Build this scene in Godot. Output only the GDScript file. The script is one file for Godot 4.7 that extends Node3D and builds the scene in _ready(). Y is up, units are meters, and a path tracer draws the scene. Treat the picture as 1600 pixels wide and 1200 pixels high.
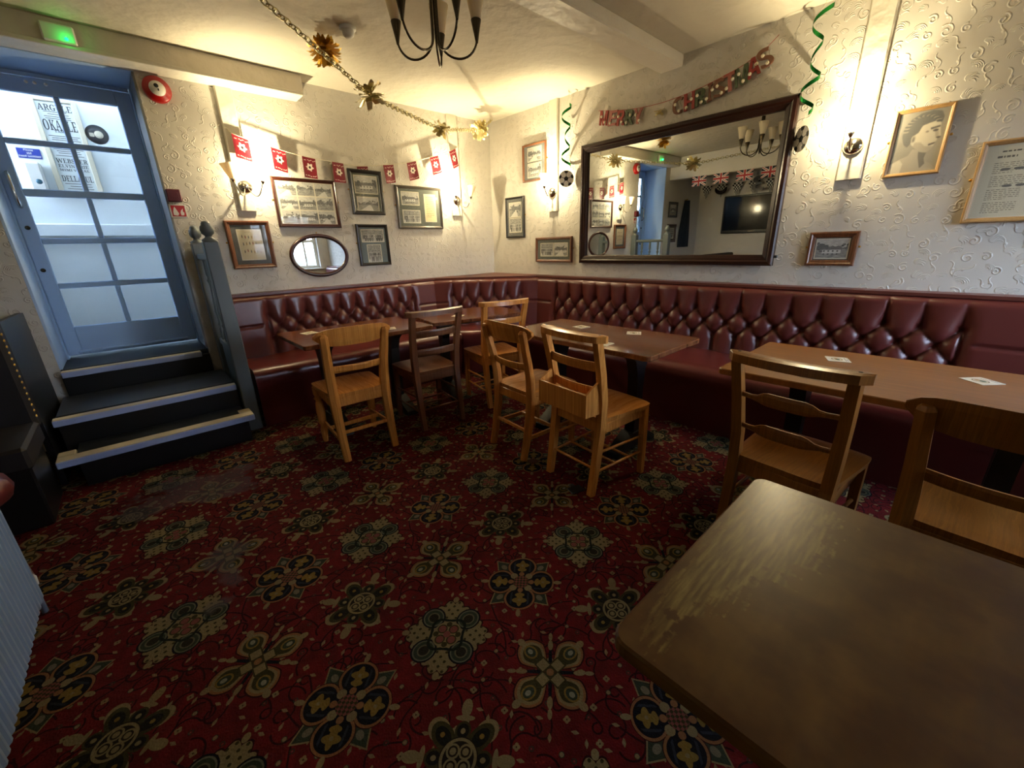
extends Node3D
# A pub corner: buttoned banquette, chapel chairs, big mirror, blue door up two steps.

const XR := 3.60      # right wall plane
const ZB := -4.25     # back wall plane
const XL := -1.86     # far left wall
const ZF := 1.62      # wall behind the camera
const CH := 2.69      # ceiling
var M := {}
var taken := {}
var rng := RandomNumberGenerator.new()

class MB:
	var st := SurfaceTool.new()
	func _init(smooth := false) -> void:
		st.begin(Mesh.PRIMITIVE_TRIANGLES)
		st.set_smooth_group(0 if smooth else -1)
	func smooth(on: bool) -> void:
		st.set_smooth_group(0 if on else -1)
	func tri(a: Vector3, b: Vector3, c: Vector3) -> void:
		st.add_vertex(a); st.add_vertex(c); st.add_vertex(b)
	func quad(a: Vector3, b: Vector3, c: Vector3, d: Vector3) -> void:
		tri(a, b, c); tri(a, c, d)
	func tri_out(a: Vector3, b: Vector3, c: Vector3, o: Vector3) -> void:
		if (b - a).cross(c - a).dot(o) < 0.0: tri(a, c, b)
		else: tri(a, b, c)
	func quad_out(a: Vector3, b: Vector3, c: Vector3, d: Vector3, o: Vector3) -> void:
		if (b - a).cross(c - a).dot(o) < 0.0: quad(a, d, c, b)
		else: quad(a, b, c, d)
	func box(c: Vector3, s: Vector3, bv := 0.003, bs := Basis()) -> MB:
		var h := s * 0.5
		bv = minf(bv, minf(h.x, minf(h.y, h.z)) * 0.9)
		var pt := func(sg: Array, ax: int) -> Vector3:
			var v := Vector3.ZERO
			for k in 3: v[k] = sg[k] * (h[k] - (0.0 if k == ax else bv))
			return c + bs * v
		for ax in 3:
			var u := (ax + 1) % 3
			var w := (ax + 2) % 3
			for sg in [-1.0, 1.0]:
				var ps := []
				for q in [[-1.0, -1.0], [1.0, -1.0], [1.0, 1.0], [-1.0, 1.0]]:
					var g := [0.0, 0.0, 0.0]
					g[ax] = sg; g[u] = q[0]; g[w] = q[1]
					ps.append(pt.call(g, ax))
				var o := Vector3.ZERO
				o[ax] = sg
				quad_out(ps[0], ps[1], ps[2], ps[3], bs * o)
				if bv > 0.0:
					for sg2 in [-1.0, 1.0]:
						var g1 := [0.0, 0.0, 0.0]
						g1[ax] = sg; g1[u] = sg2
						var g2 := g1.duplicate()
						g1[w] = -1.0; g2[w] = 1.0
						var oo := Vector3.ZERO
						oo[ax] = sg; oo[u] = sg2
						quad_out(pt.call(g1, ax), pt.call(g2, ax), pt.call(g2, u), pt.call(g1, u), bs * oo)
		if bv > 0.0:
			for sx in [-1.0, 1.0]:
				for sy in [-1.0, 1.0]:
					for sz in [-1.0, 1.0]:
						var g := [sx, sy, sz]
						tri_out(pt.call(g, 0), pt.call(g, 1), pt.call(g, 2), bs * Vector3(sx, sy, sz))
		return self
	# tube along points, one radius each (Vector2 radius = oval)
	func tube(pts: Array, rads: Array, n := 8, caps := true, up := Vector3.UP) -> MB:
		var rings := []
		var side := Vector3.ZERO
		for i in pts.size():
			var d: Vector3
			if i == 0: d = pts[1] - pts[0]
			elif i == pts.size() - 1: d = pts[i] - pts[i - 1]
			else: d = (pts[i + 1] - pts[i]).normalized() + (pts[i] - pts[i - 1]).normalized()
			d = d.normalized()
			if i == 0:
				side = d.cross(up)
				if side.length() < 0.05: side = d.cross(Vector3(0.0, 0.0, 1.0))
				if side.length() < 0.05: side = d.cross(Vector3(1.0, 0.0, 0.0))
			else:
				side = side - d * side.dot(d)
			side = side.normalized()
			var nn := side.cross(d).normalized()
			var r = rads[mini(i, rads.size() - 1)]
			var ra: float = r.x if r is Vector2 else r
			var rb: float = r.y if r is Vector2 else r
			var ring := []
			for k in n:
				var a := TAU * (k + 0.5) / n
				ring.append(pts[i] + side * cos(a) * ra + nn * sin(a) * rb)
			rings.append(ring)
		for i in rings.size() - 1:
			for k in n:
				var k2 := (k + 1) % n
				var o: Vector3 = rings[i][k] + rings[i][k2] - pts[i] * 2.0
				quad_out(rings[i][k], rings[i][k2], rings[i + 1][k2], rings[i + 1][k], o)
		if caps:
			for e in [0, rings.size() - 1]:
				var o: Vector3 = pts[0] - pts[1] if e == 0 else pts[e] - pts[e - 1]
				for k in n: tri_out(pts[e], rings[e][k], rings[e][(k + 1) % n], o)
		return self
	# profile of (radius, height) turned round y
	func lathe(prof: Array, n := 16, xf := Transform3D()) -> MB:
		for i in prof.size() - 1:
			var a: Vector2 = prof[i]
			var b: Vector2 = prof[i + 1]
			for k in n:
				var t0 := TAU * k / n
				var t1 := TAU * (k + 1) / n
				var p := [Vector3(cos(t0) * a.x, a.y, sin(t0) * a.x), Vector3(cos(t1) * a.x, a.y, sin(t1) * a.x), Vector3(cos(t1) * b.x, b.y, sin(t1) * b.x), Vector3(cos(t0) * b.x, b.y, sin(t0) * b.x)]
				var tm := (t0 + t1) * 0.5
				var o := Vector3(cos(tm) * (b.y - a.y), a.x - b.x, sin(tm) * (b.y - a.y))
				for q in 4: p[q] = xf * p[q]
				o = xf.basis * o
				if a.x > 1e-6 and b.x > 1e-6: quad_out(p[0], p[1], p[2], p[3], o)
				elif a.x > 1e-6: tri_out(p[0], p[1], p[2], o)
				elif b.x > 1e-6: tri_out(p[0], p[2], p[3], o)
		return self
	# polygon in x,y pushed from z0 to z1
	func prism(poly: PackedVector2Array, z0: float, z1: float, xf := Transform3D()) -> MB:
		var pg := poly
		if Geometry2D.is_polygon_clockwise(pg):
			pg = poly.duplicate()
			pg.reverse()
		var ix := Geometry2D.triangulate_polygon(pg)
		for e in [[z0, -1.0], [z1, 1.0]]:
			for t in range(0, ix.size(), 3):
				var v := []
				for q in 3: v.append(xf * Vector3(pg[ix[t + q]].x, pg[ix[t + q]].y, e[0]))
				tri_out(v[0], v[1], v[2], xf.basis * Vector3(0.0, 0.0, e[1]))
		for i in pg.size():
			var a := pg[i]
			var b := pg[(i + 1) % pg.size()]
			var o := Vector3(b.y - a.y, a.x - b.x, 0.0)
			quad_out(xf * Vector3(a.x, a.y, z0), xf * Vector3(b.x, b.y, z0), xf * Vector3(b.x, b.y, z1), xf * Vector3(a.x, a.y, z1), xf.basis * o)
		return self
	# closed sheet through rows of points, for curved boards: front rows and back rows the same size
	func slab(front: Array, back: Array, hint := Vector3.ZERO) -> MB:
		var r := front.size()
		var c: int = front[0].size()
		for i in r - 1:
			for j in c - 1:
				var of: Vector3 = front[i][j] - back[i][j] if hint == Vector3.ZERO else hint
				quad_out(front[i][j], front[i][j + 1], front[i + 1][j + 1], front[i + 1][j], of)
				quad_out(back[i][j], back[i][j + 1], back[i + 1][j + 1], back[i + 1][j], -of)
		for i in r - 1:
			quad_out(front[i][0], front[i + 1][0], back[i + 1][0], back[i][0], front[i][0] - front[i][1])
			quad_out(front[i][c - 1], front[i + 1][c - 1], back[i + 1][c - 1], back[i][c - 1], front[i][c - 1] - front[i][c - 2])
		for j in c - 1:
			quad_out(front[0][j], front[0][j + 1], back[0][j + 1], back[0][j], front[0][j] - front[1][j])
			quad_out(front[r - 1][j], front[r - 1][j + 1], back[r - 1][j + 1], back[r - 1][j], front[r - 1][j] - front[r - 2][j])
		return self
	func done() -> ArrayMesh:
		st.generate_normals()
		return st.commit()

func numbered(called: String) -> String:
	var k: int = taken.get(called, 0)
	taken[called] = k + 1
	return called if k == 0 else "%s_%03d" % [called, k]

func part(called: String, mesh: Mesh, m: Material, parent: Node, at := Vector3.ZERO, turn := Vector3.ZERO) -> MeshInstance3D:
	var o := MeshInstance3D.new()
	o.name = called
	o.mesh = mesh
	o.material_override = m
	o.position = at
	o.rotation = turn
	o.cast_shadow = GeometryInstance3D.SHADOW_CASTING_SETTING_ON
	parent.add_child(o, true)
	return o

func thing(called: String, label: String, category: String, at := Vector3.ZERO, turn := 0.0, group := "") -> Node3D:
	var o := Node3D.new()
	o.name = numbered(called)
	add_child(o)
	o.position = at
	o.rotation.y = turn
	o.set_meta("label", label)
	o.set_meta("category", category)
	if group != "": o.set_meta("group", group)
	return o

func struct(called: String, label: String, mesh: Mesh, m: Material) -> MeshInstance3D:
	var o := part(called, mesh, m, self)
	o.set_meta("kind", "structure")
	o.set_meta("label", label)
	o.set_meta("category", called.get_slice("_", 0))
	return o

func copy_of(o: Node3D, label: String, at: Vector3, turn := 0.0) -> Node3D:
	var c: Node3D = o.duplicate()
	c.name = numbered(String(o.get_meta("kind_name")))
	add_child(c)
	c.position = at
	c.rotation.y = turn
	c.set_meta("label", label)
	return c

func on_wall(called: String, label: String, category: String, wall: String, along: float, y: float, group := "") -> Node3D:
	if wall == "back": return thing(called, label, category, Vector3(along, y, ZB), 0.0, group)
	if wall == "left": return thing(called, label, category, Vector3(XL, y, along), PI / 2, group)
	return thing(called, label, category, Vector3(XR, y, along), -PI / 2, group)

func mk(key: String, col: Color, rough := 0.6, metal := 0.0) -> StandardMaterial3D:
	var m := StandardMaterial3D.new()
	m.resource_name = key
	m.albedo_color = col
	m.roughness = rough
	m.metallic = metal
	m.cull_mode = BaseMaterial3D.CULL_DISABLED
	M[key] = m
	return m

func tri_tex(m: StandardMaterial3D, tex: Texture2D, scale: Vector3, world := false) -> void:
	m.albedo_texture = tex
	m.uv1_triplanar = true
	m.uv1_world_triplanar = world
	m.uv1_scale = scale
	m.uv1_triplanar_sharpness = 4.0

# flat printed sheet facing +z with its own uv, thin but solid
func sheet(w: float, h: float) -> ArrayMesh:
	var st := SurfaceTool.new()
	st.begin(Mesh.PRIMITIVE_TRIANGLES)
	st.set_normal(Vector3(0, 0, 1))
	for v in [[-1, -1], [1, 1], [1, -1], [-1, -1], [-1, 1], [1, 1]]:
		st.set_uv(Vector2(0.5 + v[0] * 0.5, 0.5 - v[1] * 0.5))
		st.add_vertex(Vector3(v[0] * w * 0.5, v[1] * h * 0.5, 0))
	return st.commit()

# cloth-like sheet with uv, hung from its top edge; f(u, v) gives the place
func bent_sheet(nu: int, nv: int, f: Callable) -> ArrayMesh:
	var st := SurfaceTool.new()
	st.begin(Mesh.PRIMITIVE_TRIANGLES)
	st.set_smooth_group(0)
	for i in nu:
		for j in nv:
			for q in [[0, 0], [1, 1], [1, 0], [0, 0], [0, 1], [1, 1]]:
				var u := float(i + q[0]) / nu
				var v := float(j + q[1]) / nv
				st.set_uv(Vector2(u, v))
				st.add_vertex(f.call(u, v))
	st.generate_normals()
	return st.commit()

func print_mat(img: Image, rough := 0.7) -> StandardMaterial3D:
	var m := StandardMaterial3D.new()
	m.albedo_texture = ImageTexture.create_from_image(img)
	m.roughness = rough
	m.cull_mode = BaseMaterial3D.CULL_DISABLED
	return m
# ---------------------------------------------------------------- computed surfaces
func new_img(w: int, h: int, c: Color) -> Image:
	var im := Image.create(w, h, false, Image.FORMAT_RGB8)
	im.fill(c)
	return im

func dot(im: Image, x: float, y: float, rx: float, ry: float, c: Color, soft := 0.0) -> void:
	for j in range(maxi(0, int(y - ry)), mini(im.get_height(), int(y + ry) + 2)):
		for i in range(maxi(0, int(x - rx)), mini(im.get_width(), int(x + rx) + 2)):
			var d := sqrt(pow((i - x) / rx, 2.0) + pow((j - y) / ry, 2.0))
			if d <= 1.0:
				if soft > 0.0: im.set_pixel(i, j, im.get_pixel(i, j).lerp(c, clampf((1.0 - d) / soft, 0.0, 1.0)))
				else: im.set_pixel(i, j, c)

func poly(im: Image, pts: Array, c: Color) -> void:
	var pg := PackedVector2Array(pts)
	var lo := pg[0]
	var hi := pg[0]
	for p in pg:
		lo = lo.min(p)
		hi = hi.max(p)
	for j in range(maxi(0, int(lo.y)), mini(im.get_height(), int(hi.y) + 1)):
		for i in range(maxi(0, int(lo.x)), mini(im.get_width(), int(hi.x) + 1)):
			if Geometry2D.is_point_in_polygon(Vector2(i + 0.5, j + 0.5), pg): im.set_pixel(i, j, c)

func rect(im: Image, x: float, y: float, w: float, h: float, c: Color) -> void:
	im.fill_rect(Rect2i(int(x), int(y), maxi(1, int(w)), maxi(1, int(h))), c)

func grey(v: float) -> Color:
	return Color(v, v * 0.975, v * 0.92)

# an old black and white photograph
func photo(kind: String, sd: int, w := 128, h := 96) -> Image:
	var im := new_img(w, h, grey(0.82))
	var r := RandomNumberGenerator.new()
	r.seed = sd
	var nz := FastNoiseLite.new()
	nz.seed = sd
	nz.frequency = 0.045
	var hz := h * (0.5 + r.randf() * 0.12)
	for j in h:
		for i in w:
			var v := 0.68 - 0.12 * nz.get_noise_2d(i, j * 2.0)
			var ridge := hz - h * 0.12 - 14.0 * nz.get_noise_2d(i * 0.7, 300.0)
			if j > ridge and kind != "group": v = 0.34 + 0.16 * nz.get_noise_2d(i * 2.0, j * 2.0)
			if j > hz: v = 0.48 + 0.22 * nz.get_noise_2d(i * 0.8, j * 3.0)
			im.set_pixel(i, j, grey(v))
	if kind == "house" or kind == "village":
		for k in (1 if kind == "house" else 3):
			var cx := w * (0.5 if kind == "house" else 0.2 + 0.3 * k)
			var hw := w * (0.3 if kind == "house" else 0.14)
			var top := h * (0.34 + 0.06 * r.randf())
			poly(im, [Vector2(cx - hw, top + h * 0.16), Vector2(cx + hw, top + h * 0.14), Vector2(cx + hw, h * 0.74), Vector2(cx - hw, h * 0.76)], grey(0.74))
			poly(im, [Vector2(cx - hw * 1.12, top + h * 0.18), Vector2(cx - hw * 0.8, top), Vector2(cx + hw * 0.8, top - 2.0), Vector2(cx + hw * 1.12, top + h * 0.16)], grey(0.3))
			rect(im, cx - hw * 0.6, top - h * 0.1, w * 0.04, h * 0.12, grey(0.35))
			for a in 4:
				for b in 2:
					rect(im, cx - hw * 0.85 + a * hw * 0.47, top + h * (0.2 + 0.17 * b), hw * 0.2, h * 0.09, grey(0.25))
	if kind == "group":
		rect(im, 0, 0, w, h, grey(0.52))
		for j in h:
			for i in w: im.set_pixel(i, j, grey(0.5 + 0.25 * nz.get_noise_2d(i * 1.7, j * 1.7) + (0.2 if j > h * 0.8 else 0.0)))
		for row in 2:
			var n := 9 - row
			for k in n:
				var cx := w * (0.1 + 0.8 * (k + 0.5 * row) / (n - 0.5))
				var cy := h * (0.38 + 0.22 * row)
				var tone := 0.14 + r.randf() * 0.55
				dot(im, cx, cy + h * 0.2, w * 0.05, h * 0.17, grey(tone))
				dot(im, cx, cy, w * 0.026, h * 0.05, grey(0.78))
				dot(im, cx, cy - h * 0.03, w * 0.026, h * 0.03, grey(0.2))
	if kind == "road" or kind == "village":
		poly(im, [Vector2(w * 0.55, hz), Vector2(w * 0.6, hz), Vector2(w * 0.75, h), Vector2(w * 0.1, h)], grey(0.76))
	if kind != "group":
		for k in 4 + r.randi() % 4:
			var cx := r.randf() * w
			if kind == "house" and absf(cx - w * 0.5) < w * 0.33: cx = w * (0.06 if r.randf() < 0.5 else 0.94)
			var s := h * (0.1 + 0.12 * r.randf())
			for b in 14:
				dot(im, cx + r.randfn() * s * 0.6, hz - s * 0.7 + r.randfn() * s * 0.5, s * 0.34, s * 0.3, grey(0.16 + r.randf() * 0.22))
			rect(im, cx - 1, hz - s * 0.3, 3, s * 0.5, grey(0.15))
	for k in 260: im.set_pixel(r.randi() % w, r.randi() % h, grey(0.3 + 0.5 * r.randf()))
	return im

func text_lines(im: Image, x: float, y: float, w: float, n: int, step: float, c: Color, r: RandomNumberGenerator) -> void:
	for k in n:
		var cx := x
		var e := x + w * (1.0 if k < n - 1 else 0.6)
		while cx < e:
			var l := 3.0 + r.randf() * 7.0
			rect(im, cx, y + k * step, minf(l, e - cx), maxf(1.0, step * 0.4), c)
			cx += l + 2.0

func wood_img(sd: int, dark: Color, light: Color, streak := 1.0) -> Image:
	var n := 256
	var im := new_img(n, n, light)
	var a := FastNoiseLite.new()
	a.seed = sd
	a.frequency = 0.02
	var b := FastNoiseLite.new()
	b.seed = sd + 7
	b.frequency = 0.09
	for j in n:
		var fj := float(j) / n
		for i in n:
			var wob := a.get_noise_2d(i * 0.9, sin(TAU * fj) * 26.0) * 16.0
			var t := 0.5 + 0.5 * a.get_noise_2d((i + wob) * 3.4, sin(TAU * fj) * 14.0 + 40.0) * streak
			t += 0.28 * b.get_noise_2d(i * 3.0, sin(TAU * fj) * 8.0 + cos(TAU * fj) * 8.0) * streak
			if i > n - 32: t = lerpf(t, 0.5, (i - (n - 32)) / 32.0)
			elif i < 16: t = lerpf(0.5, t, i / 16.0)
			im.set_pixel(i, j, dark.lerp(light, clampf(t, 0.0, 1.0)))
	return im

# embossed paper: curls and leaf fans standing proud, as a height picture
func emboss_height(n: int) -> Image:
	var hgt := PackedFloat32Array()
	hgt.resize(n * n)
	var r := RandomNumberGenerator.new()
	r.seed = 41
	var fine := FastNoiseLite.new()
	fine.seed = 9
	fine.frequency = 0.06
	var stamp := func(x: float, y: float, rad: float, amp: float) -> void:
		var q := int(ceil(rad))
		for dj in range(-q, q + 1):
			for di in range(-q, q + 1):
				var d2 := float(di * di + dj * dj) / (rad * rad)
				if d2 < 1.0:
					var k := posmod(int(y) + dj, n) * n + posmod(int(x) + di, n)
					hgt[k] = maxf(hgt[k], amp * (1.0 - d2))
	for c in 196:
		var cx := (c % 14 + 0.5 + r.randf_range(-0.3, 0.3)) * n / 14.0
		var cy := (c / 14 + 0.5 + r.randf_range(-0.3, 0.3)) * n / 14.0
		var dirn := 1.0 if r.randf() < 0.5 else -1.0
		var a0 := -PI / 2 + r.randf_range(-0.9, 0.9)
		var size := n * r.randf_range(0.02, 0.034)
		var kind := r.randi() % 4
		if kind == 0:               # a scroll
			for s in 80:
				var t := s / 79.0
				var rr := size * (1.0 - 0.82 * t)
				var a := a0 + dirn * t * TAU * 1.3
				stamp.call(cx + cos(a) * rr, cy + sin(a) * rr, n * 0.0048 * (1.15 - 0.5 * t), 0.9)
		elif kind == 1:             # nested arcs
			for ring in 4:
				var rr := size * (0.35 + 0.28 * ring)
				var span := 1.5 - 0.12 * ring
				for s in 40:
					var a := a0 + lerpf(-span, span, s / 39.0)
					stamp.call(cx + cos(a) * rr, cy + sin(a) * rr * 0.9, n * 0.0042 * sin(PI * (0.12 + 0.76 * s / 39.0)), 0.85)
		elif kind == 2:             # a plume of bent fingers
			for leaf in 6:
				var a := a0 + (leaf - 2.5) * 0.26
				for s in 36:
					var t := s / 35.0
					var rr := size * (0.3 + 1.5 * t) * (1.0 - 0.12 * absf(leaf - 2.5))
					var bend := dirn * 0.7 * t * t + (leaf - 2.5) * 0.1 * t
					stamp.call(cx + cos(a + bend) * rr, cy + sin(a + bend) * rr, n * 0.0044 * (0.35 + 0.8 * sin(PI * t)), 0.8)
		else:                       # a long S stem with a bud
			for s in 60:
				var t := s / 59.0
				var q := (t - 0.5) * size * 3.2
				var o := sin(t * TAU * 0.9) * size * 0.5 * dirn
				stamp.call(cx + cos(a0) * q - sin(a0) * o, cy + sin(a0) * q + cos(a0) * o, n * 0.0038, 0.7)
			stamp.call(cx, cy, n * 0.009, 0.9)
	var im := Image.create(n, n, false, Image.FORMAT_RGB8)
	for j in n:
		for i in n:
			var u := float(i) / n * TAU
			var v := float(j) / n * TAU
			var f := fine.get_noise_3d(cos(u) * 40.0 + 50.0, sin(u) * 40.0 + cos(v) * 40.0, sin(v) * 40.0)
			var z := clampf(0.25 + 0.6 * hgt[j * n + i] + 0.06 * f, 0.0, 1.0)
			im.set_pixel(i, j, Color(z, z, z))
	return im

func football_img(n: int, bg: Color) -> Image:
	var im := new_img(n, n, bg)
	dot(im, n * 0.5, n * 0.5, n * 0.5, n * 0.5, Color(0.9, 0.89, 0.86))
	var pent := func(cx: float, cy: float, s: float, a: float) -> void:
		var p := []
		for k in 5: p.append(Vector2(cx + cos(a + TAU * k / 5.0) * s, cy + sin(a + TAU * k / 5.0) * s))
		poly(im, p, Color(0.05, 0.05, 0.06))
	pent.call(n * 0.5, n * 0.5, n * 0.16, -PI / 2)
	for k in 5:
		var a := -PI / 2 + TAU * k / 5.0
		pent.call(n * (0.5 + cos(a) * 0.45), n * (0.5 + sin(a) * 0.45), n * 0.14, a)
		for s in 30:
			var t := 0.16 + 0.2 * s / 30.0
			dot(im, n * (0.5 + cos(a) * t), n * (0.5 + sin(a) * t), n * 0.012 + 0.5, n * 0.012 + 0.5, Color(0.25, 0.25, 0.26))
	# keep only the disc
	for j in n:
		for i in n:
			if Vector2(i - n * 0.5, j - n * 0.5).length() > n * 0.5: im.set_pixel(i, j, bg)
	return im

func carpet_img(n: int) -> Image:
	var red := Color(0.43, 0.075, 0.085)
	var maroon := Color(0.19, 0.015, 0.03)
	var cream := Color(0.52, 0.46, 0.31)
	var tan := Color(0.54, 0.37, 0.22)
	var olive := Color(0.235, 0.205, 0.10)
	var navy := Color(0.055, 0.05, 0.085)
	var green := Color(0.20, 0.235, 0.175)
	var pink := Color(0.50, 0.27, 0.24)
	var gold := Color(0.50, 0.40, 0.17)
	var im := new_img(n, n, red)
	var r := RandomNumberGenerator.new()
	r.seed = 5
	var nz := FastNoiseLite.new()
	nz.frequency = 0.02
	for j in n:
		for i in n:
			var t := nz.get_noise_3d(cos(TAU * i / n) * 90.0, sin(TAU * i / n) * 90.0 + cos(TAU * j / n) * 90.0, sin(TAU * j / n) * 90.0)
			im.set_pixel(i, j, red.lerp(Color(0.34, 0.07, 0.06), clampf(0.4 + t * 1.2, 0.0, 1.0)))
	var put := func(x: float, y: float, rad: float, c: Color) -> void:
		var q := int(ceil(rad))
		for dj in range(-q, q + 1):
			for di in range(-q, q + 1):
				if di * di + dj * dj <= rad * rad: im.set_pixel(posmod(int(x) + di, n), posmod(int(y) + dj, n), c)
	var px := n / 0.70              # pixels a metre
	for k in 85:                    # curling vines
		var x := r.randf() * n
		var y := r.randf() * n
		var a := r.randf() * TAU
		var turn := r.randf_range(-0.05, 0.05)
		for s in 90:
			put.call(x, y, n * 0.0037, maroon)
			x += cos(a) * 2.2
			y += sin(a) * 2.2
			a += turn
			if s == 45: turn = r.randf_range(-0.13, 0.13)
	var spots := []
	for gi in 14:
		for gj in 14:
			var x := (gi + 0.5 + r.randf_range(-0.3, 0.3)) * n / 14.0
			var y := (gj + 0.5 + r.randf_range(-0.3, 0.3)) * n / 14.0
			spots.append([x, y, (gi + gj * 2) % 5])
	for s in spots:
		var x: float = s[0]
		var y: float = s[1]
		match s[2]:
			0, 3:                   # lozenge
				var a := -PI / 4 if s[2] == 0 else PI / 4 + 0.2
				for t in range(-8, 9):
					put.call(x + cos(a) * t * n * 0.0021, y + sin(a) * t * n * 0.0021, n * 0.008 * (1.0 - absf(t) / 9.0), cream)
			1:                      # little four petal flower
				for q in 4: put.call(x + cos(q * PI / 2 + 0.8) * n * 0.008, y + sin(q * PI / 2 + 0.8) * n * 0.008, n * 0.0076, cream)
				put.call(x, y, n * 0.0034, olive)
			2:
				put.call(x, y, n * 0.0115, green)
				put.call(x, y, n * 0.0088, cream)
			4:
				for q in 8: put.call(x + cos(q * PI / 4) * n * 0.0085, y + sin(q * PI / 4) * n * 0.0085, n * 0.003, green)
				put.call(x, y, n * 0.0034, pink)
	var centres := [[0.0, 0.0, 0], [0.5, 0.0, 3], [0.25, 0.5, 1], [0.75, 0.5, 2]]
	for c in centres:
		var reach := int(0.178 * px)
		for dj in range(-reach, reach + 1):
			for di in range(-reach, reach + 1):
				var x := di / px * 100.0
				var y := dj / px * 100.0          # centimetres
				var ax := maxf(absf(x), absf(y))  # along the nearest tile axis
				var bx := minf(absf(x), absf(y))
				var p := absf(x + y) * 0.70711
				var q := absf(x - y) * 0.70711
				var ad := maxf(p, q)              # along the nearest diagonal
				var bd := minf(p, q)
				var rr := sqrt(x * x + y * y)
				var col := Color(0, 0, 0, 0)
				if c[2] == 0:                     # X-shaped cream flower, spiked arms
					var d := Vector2((ax - 8.0) / 5.4, bx / (4.3 * clampf(0.45 + (ax - 2.0) / 11.0, 0.2, 1.05))).length()
					if d < 1.18: col = maroon
					if d < 1.08: col = tan
					if d < 0.92: col = cream
					if d < 0.72: col = olive
					if Vector2((ax - 9.4) / 2.6, bx / 2.1).length() < 1.0: col = gold
					if Vector2((ax - 9.4) / 2.0, bx / 1.5).length() < 1.0: col = green
					if Vector2((ax - 9.6) / 1.0, bx / 0.8).length() < 1.0: col = Color(0.55, 0.54, 0.46)
					if ad > 2.4 and ad < 9.0 and bd < 0.85 - ad * 0.05: col = navy
					if maxf(absf(ax - 3.4), bx) < 2.05: col = olive
					if maxf(absf(ax - 3.4), bx) < 1.6: col = cream
					if rr < 1.7: col = olive
					if rr < 1.2: col = tan
					if Vector2((ad - 9.4) / 1.9, bd / 0.85).length() < 1.0: col = cream
					if Vector2((ad - 12.6) / 1.5, bd / 0.7).length() < 1.0: col = cream
					if Vector2((ax - 14.2) / 1.6, bx / 1.2).length() < 1.0: col = cream
				elif c[2] == 1:                   # dark quatrefoil in a square
					var lw := 4.6 * clampf((16.2 - ax) / 7.0, 0.0, 1.0)
					if ax > 5.0 and bx < lw: col = cream
					if ax > 5.0 and ax < 15.3 and bx < lw - 0.55: col = green
					if Vector2((ax - 11.0) / 1.5, bx / 1.1).length() < 1.0: col = Color(0.45, 0.42, 0.34)
					var d := Vector2((ad - 8.2) / 5.0, bd / 5.6).length()
					if d < 1.12: col = maroon
					if d < 1.08: col = tan
					if d < 0.93: col = navy
					if d < 0.8 and bd > 2.9 and bd < 3.7: col = Color(0.16, 0.17, 0.2)
					if Vector2((ad - 8.6) / 3.4, bd / 1.2).length() < 1.0 or Vector2((ad - 9.2) / 1.3, bd / 2.9).length() < 1.0 or Vector2((ad - 6.6) / 1.0, bd / 1.9).length() < 1.0: col = gold
					if Vector2(ad - 9.0, bd).length() < 0.6: col = cream
					if Vector2((ad - 14.9) / 1.7, bd / 0.9).length() < 1.0: col = cream
					if rr < 5.4: col = navy
					if Vector2(ax - 4.3, bx).length() < 1.5: col = cream
					if Vector2(ad - 4.2, bd).length() < 1.1: col = tan
					if rr < 3.2: col = pink if (int(floor(x / 0.9)) + int(floor(y / 0.9))) % 2 == 0 else olive
				elif c[2] == 2:                   # cream lace with green scrolls
					var star := 9.6 + 3.4 * pow(absf(cos(2.0 * (atan2(y, x) - PI / 4))), 1.6) + 1.6 * absf(cos(10.0 * atan2(y, x)))
					if rr < star + 0.6: col = maroon
					if rr < star: col = cream
					if rr < star and rr > 6.6 and Vector2(fposmod(x, 2.4) - 1.2, fposmod(y, 2.4) - 1.2).length() < 0.5: col = olive
					var d := Vector2((ax - 9.2) / 3.7, bx / 3.5).length()
					if d < 1.22: col = navy
					if d < 1.06: col = Color(0.40, 0.40, 0.32)
					if d < 0.92: col = green
					if d < 0.62: col = Color(0.40, 0.38, 0.28)
					if d < 0.48: col = Color(0.16, 0.13, 0.09)
					if absf(rr - 6.3 - 0.8 * cos(4.0 * atan2(y, x))) < 0.55: col = Color(0.09, 0.11, 0.08)
					if rr < 5.2: col = cream
					if rr < 5.2 and Vector2(ad - 4.0, bd).length() < 1.0: col = olive
					if Vector2(ax - 2.9, bx).length() < 1.8: col = olive
					if Vector2(ax - 2.9, bx).length() < 1.35: col = pink
					if rr < 1.3: col = pink
					if Vector2((ad - 15.0) / 1.4, bd / 1.1).length() < 1.0: col = cream
				else:                             # brown flower with cream arms
					var d := Vector2((ax - 7.6) / 4.4, bx / 2.9).length()
					if Vector2((ax - 9.8) / 3.6, bx / 3.0).length() < 1.0: col = cream
					if d < 1.0: col = olive
					if d < 0.66: col = Color(0.10, 0.09, 0.06)
					if Vector2(ax - 8.0, bx).length() < 0.7: col = gold
					var d2 := Vector2((ad - 6.8) / 2.6, bd / 2.3).length()
					if d2 < 1.0: col = olive
					if d2 < 0.74: col = Color(0.10, 0.085, 0.06)
					if d2 < 0.3: col = cream
					if Vector2((ad - 13.0) / 2.6, bd / 1.6).length() < 1.0: col = cream
					if Vector2((ad - 10.2) / 0.8, bd / 2.9).length() < 1.0: col = cream
					if rr < 5.4: col = Color(0.14, 0.10, 0.06)
					if absf(rr - 4.7) < 0.4: col = cream
					if Vector2(ax - 2.5, bx).length() < 1.9: col = cream
					if Vector2(ax - 2.5, bx).length() < 1.35: col = Color(0.16, 0.11, 0.07)
					if Vector2(ax - 2.5, bx).length() < 0.9: col = cream
				if col.a > 0.0:
					im.set_pixel(posmod(int(c[0] * n) + di, n), posmod(int(c[1] * n) + dj, n), col)
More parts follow.
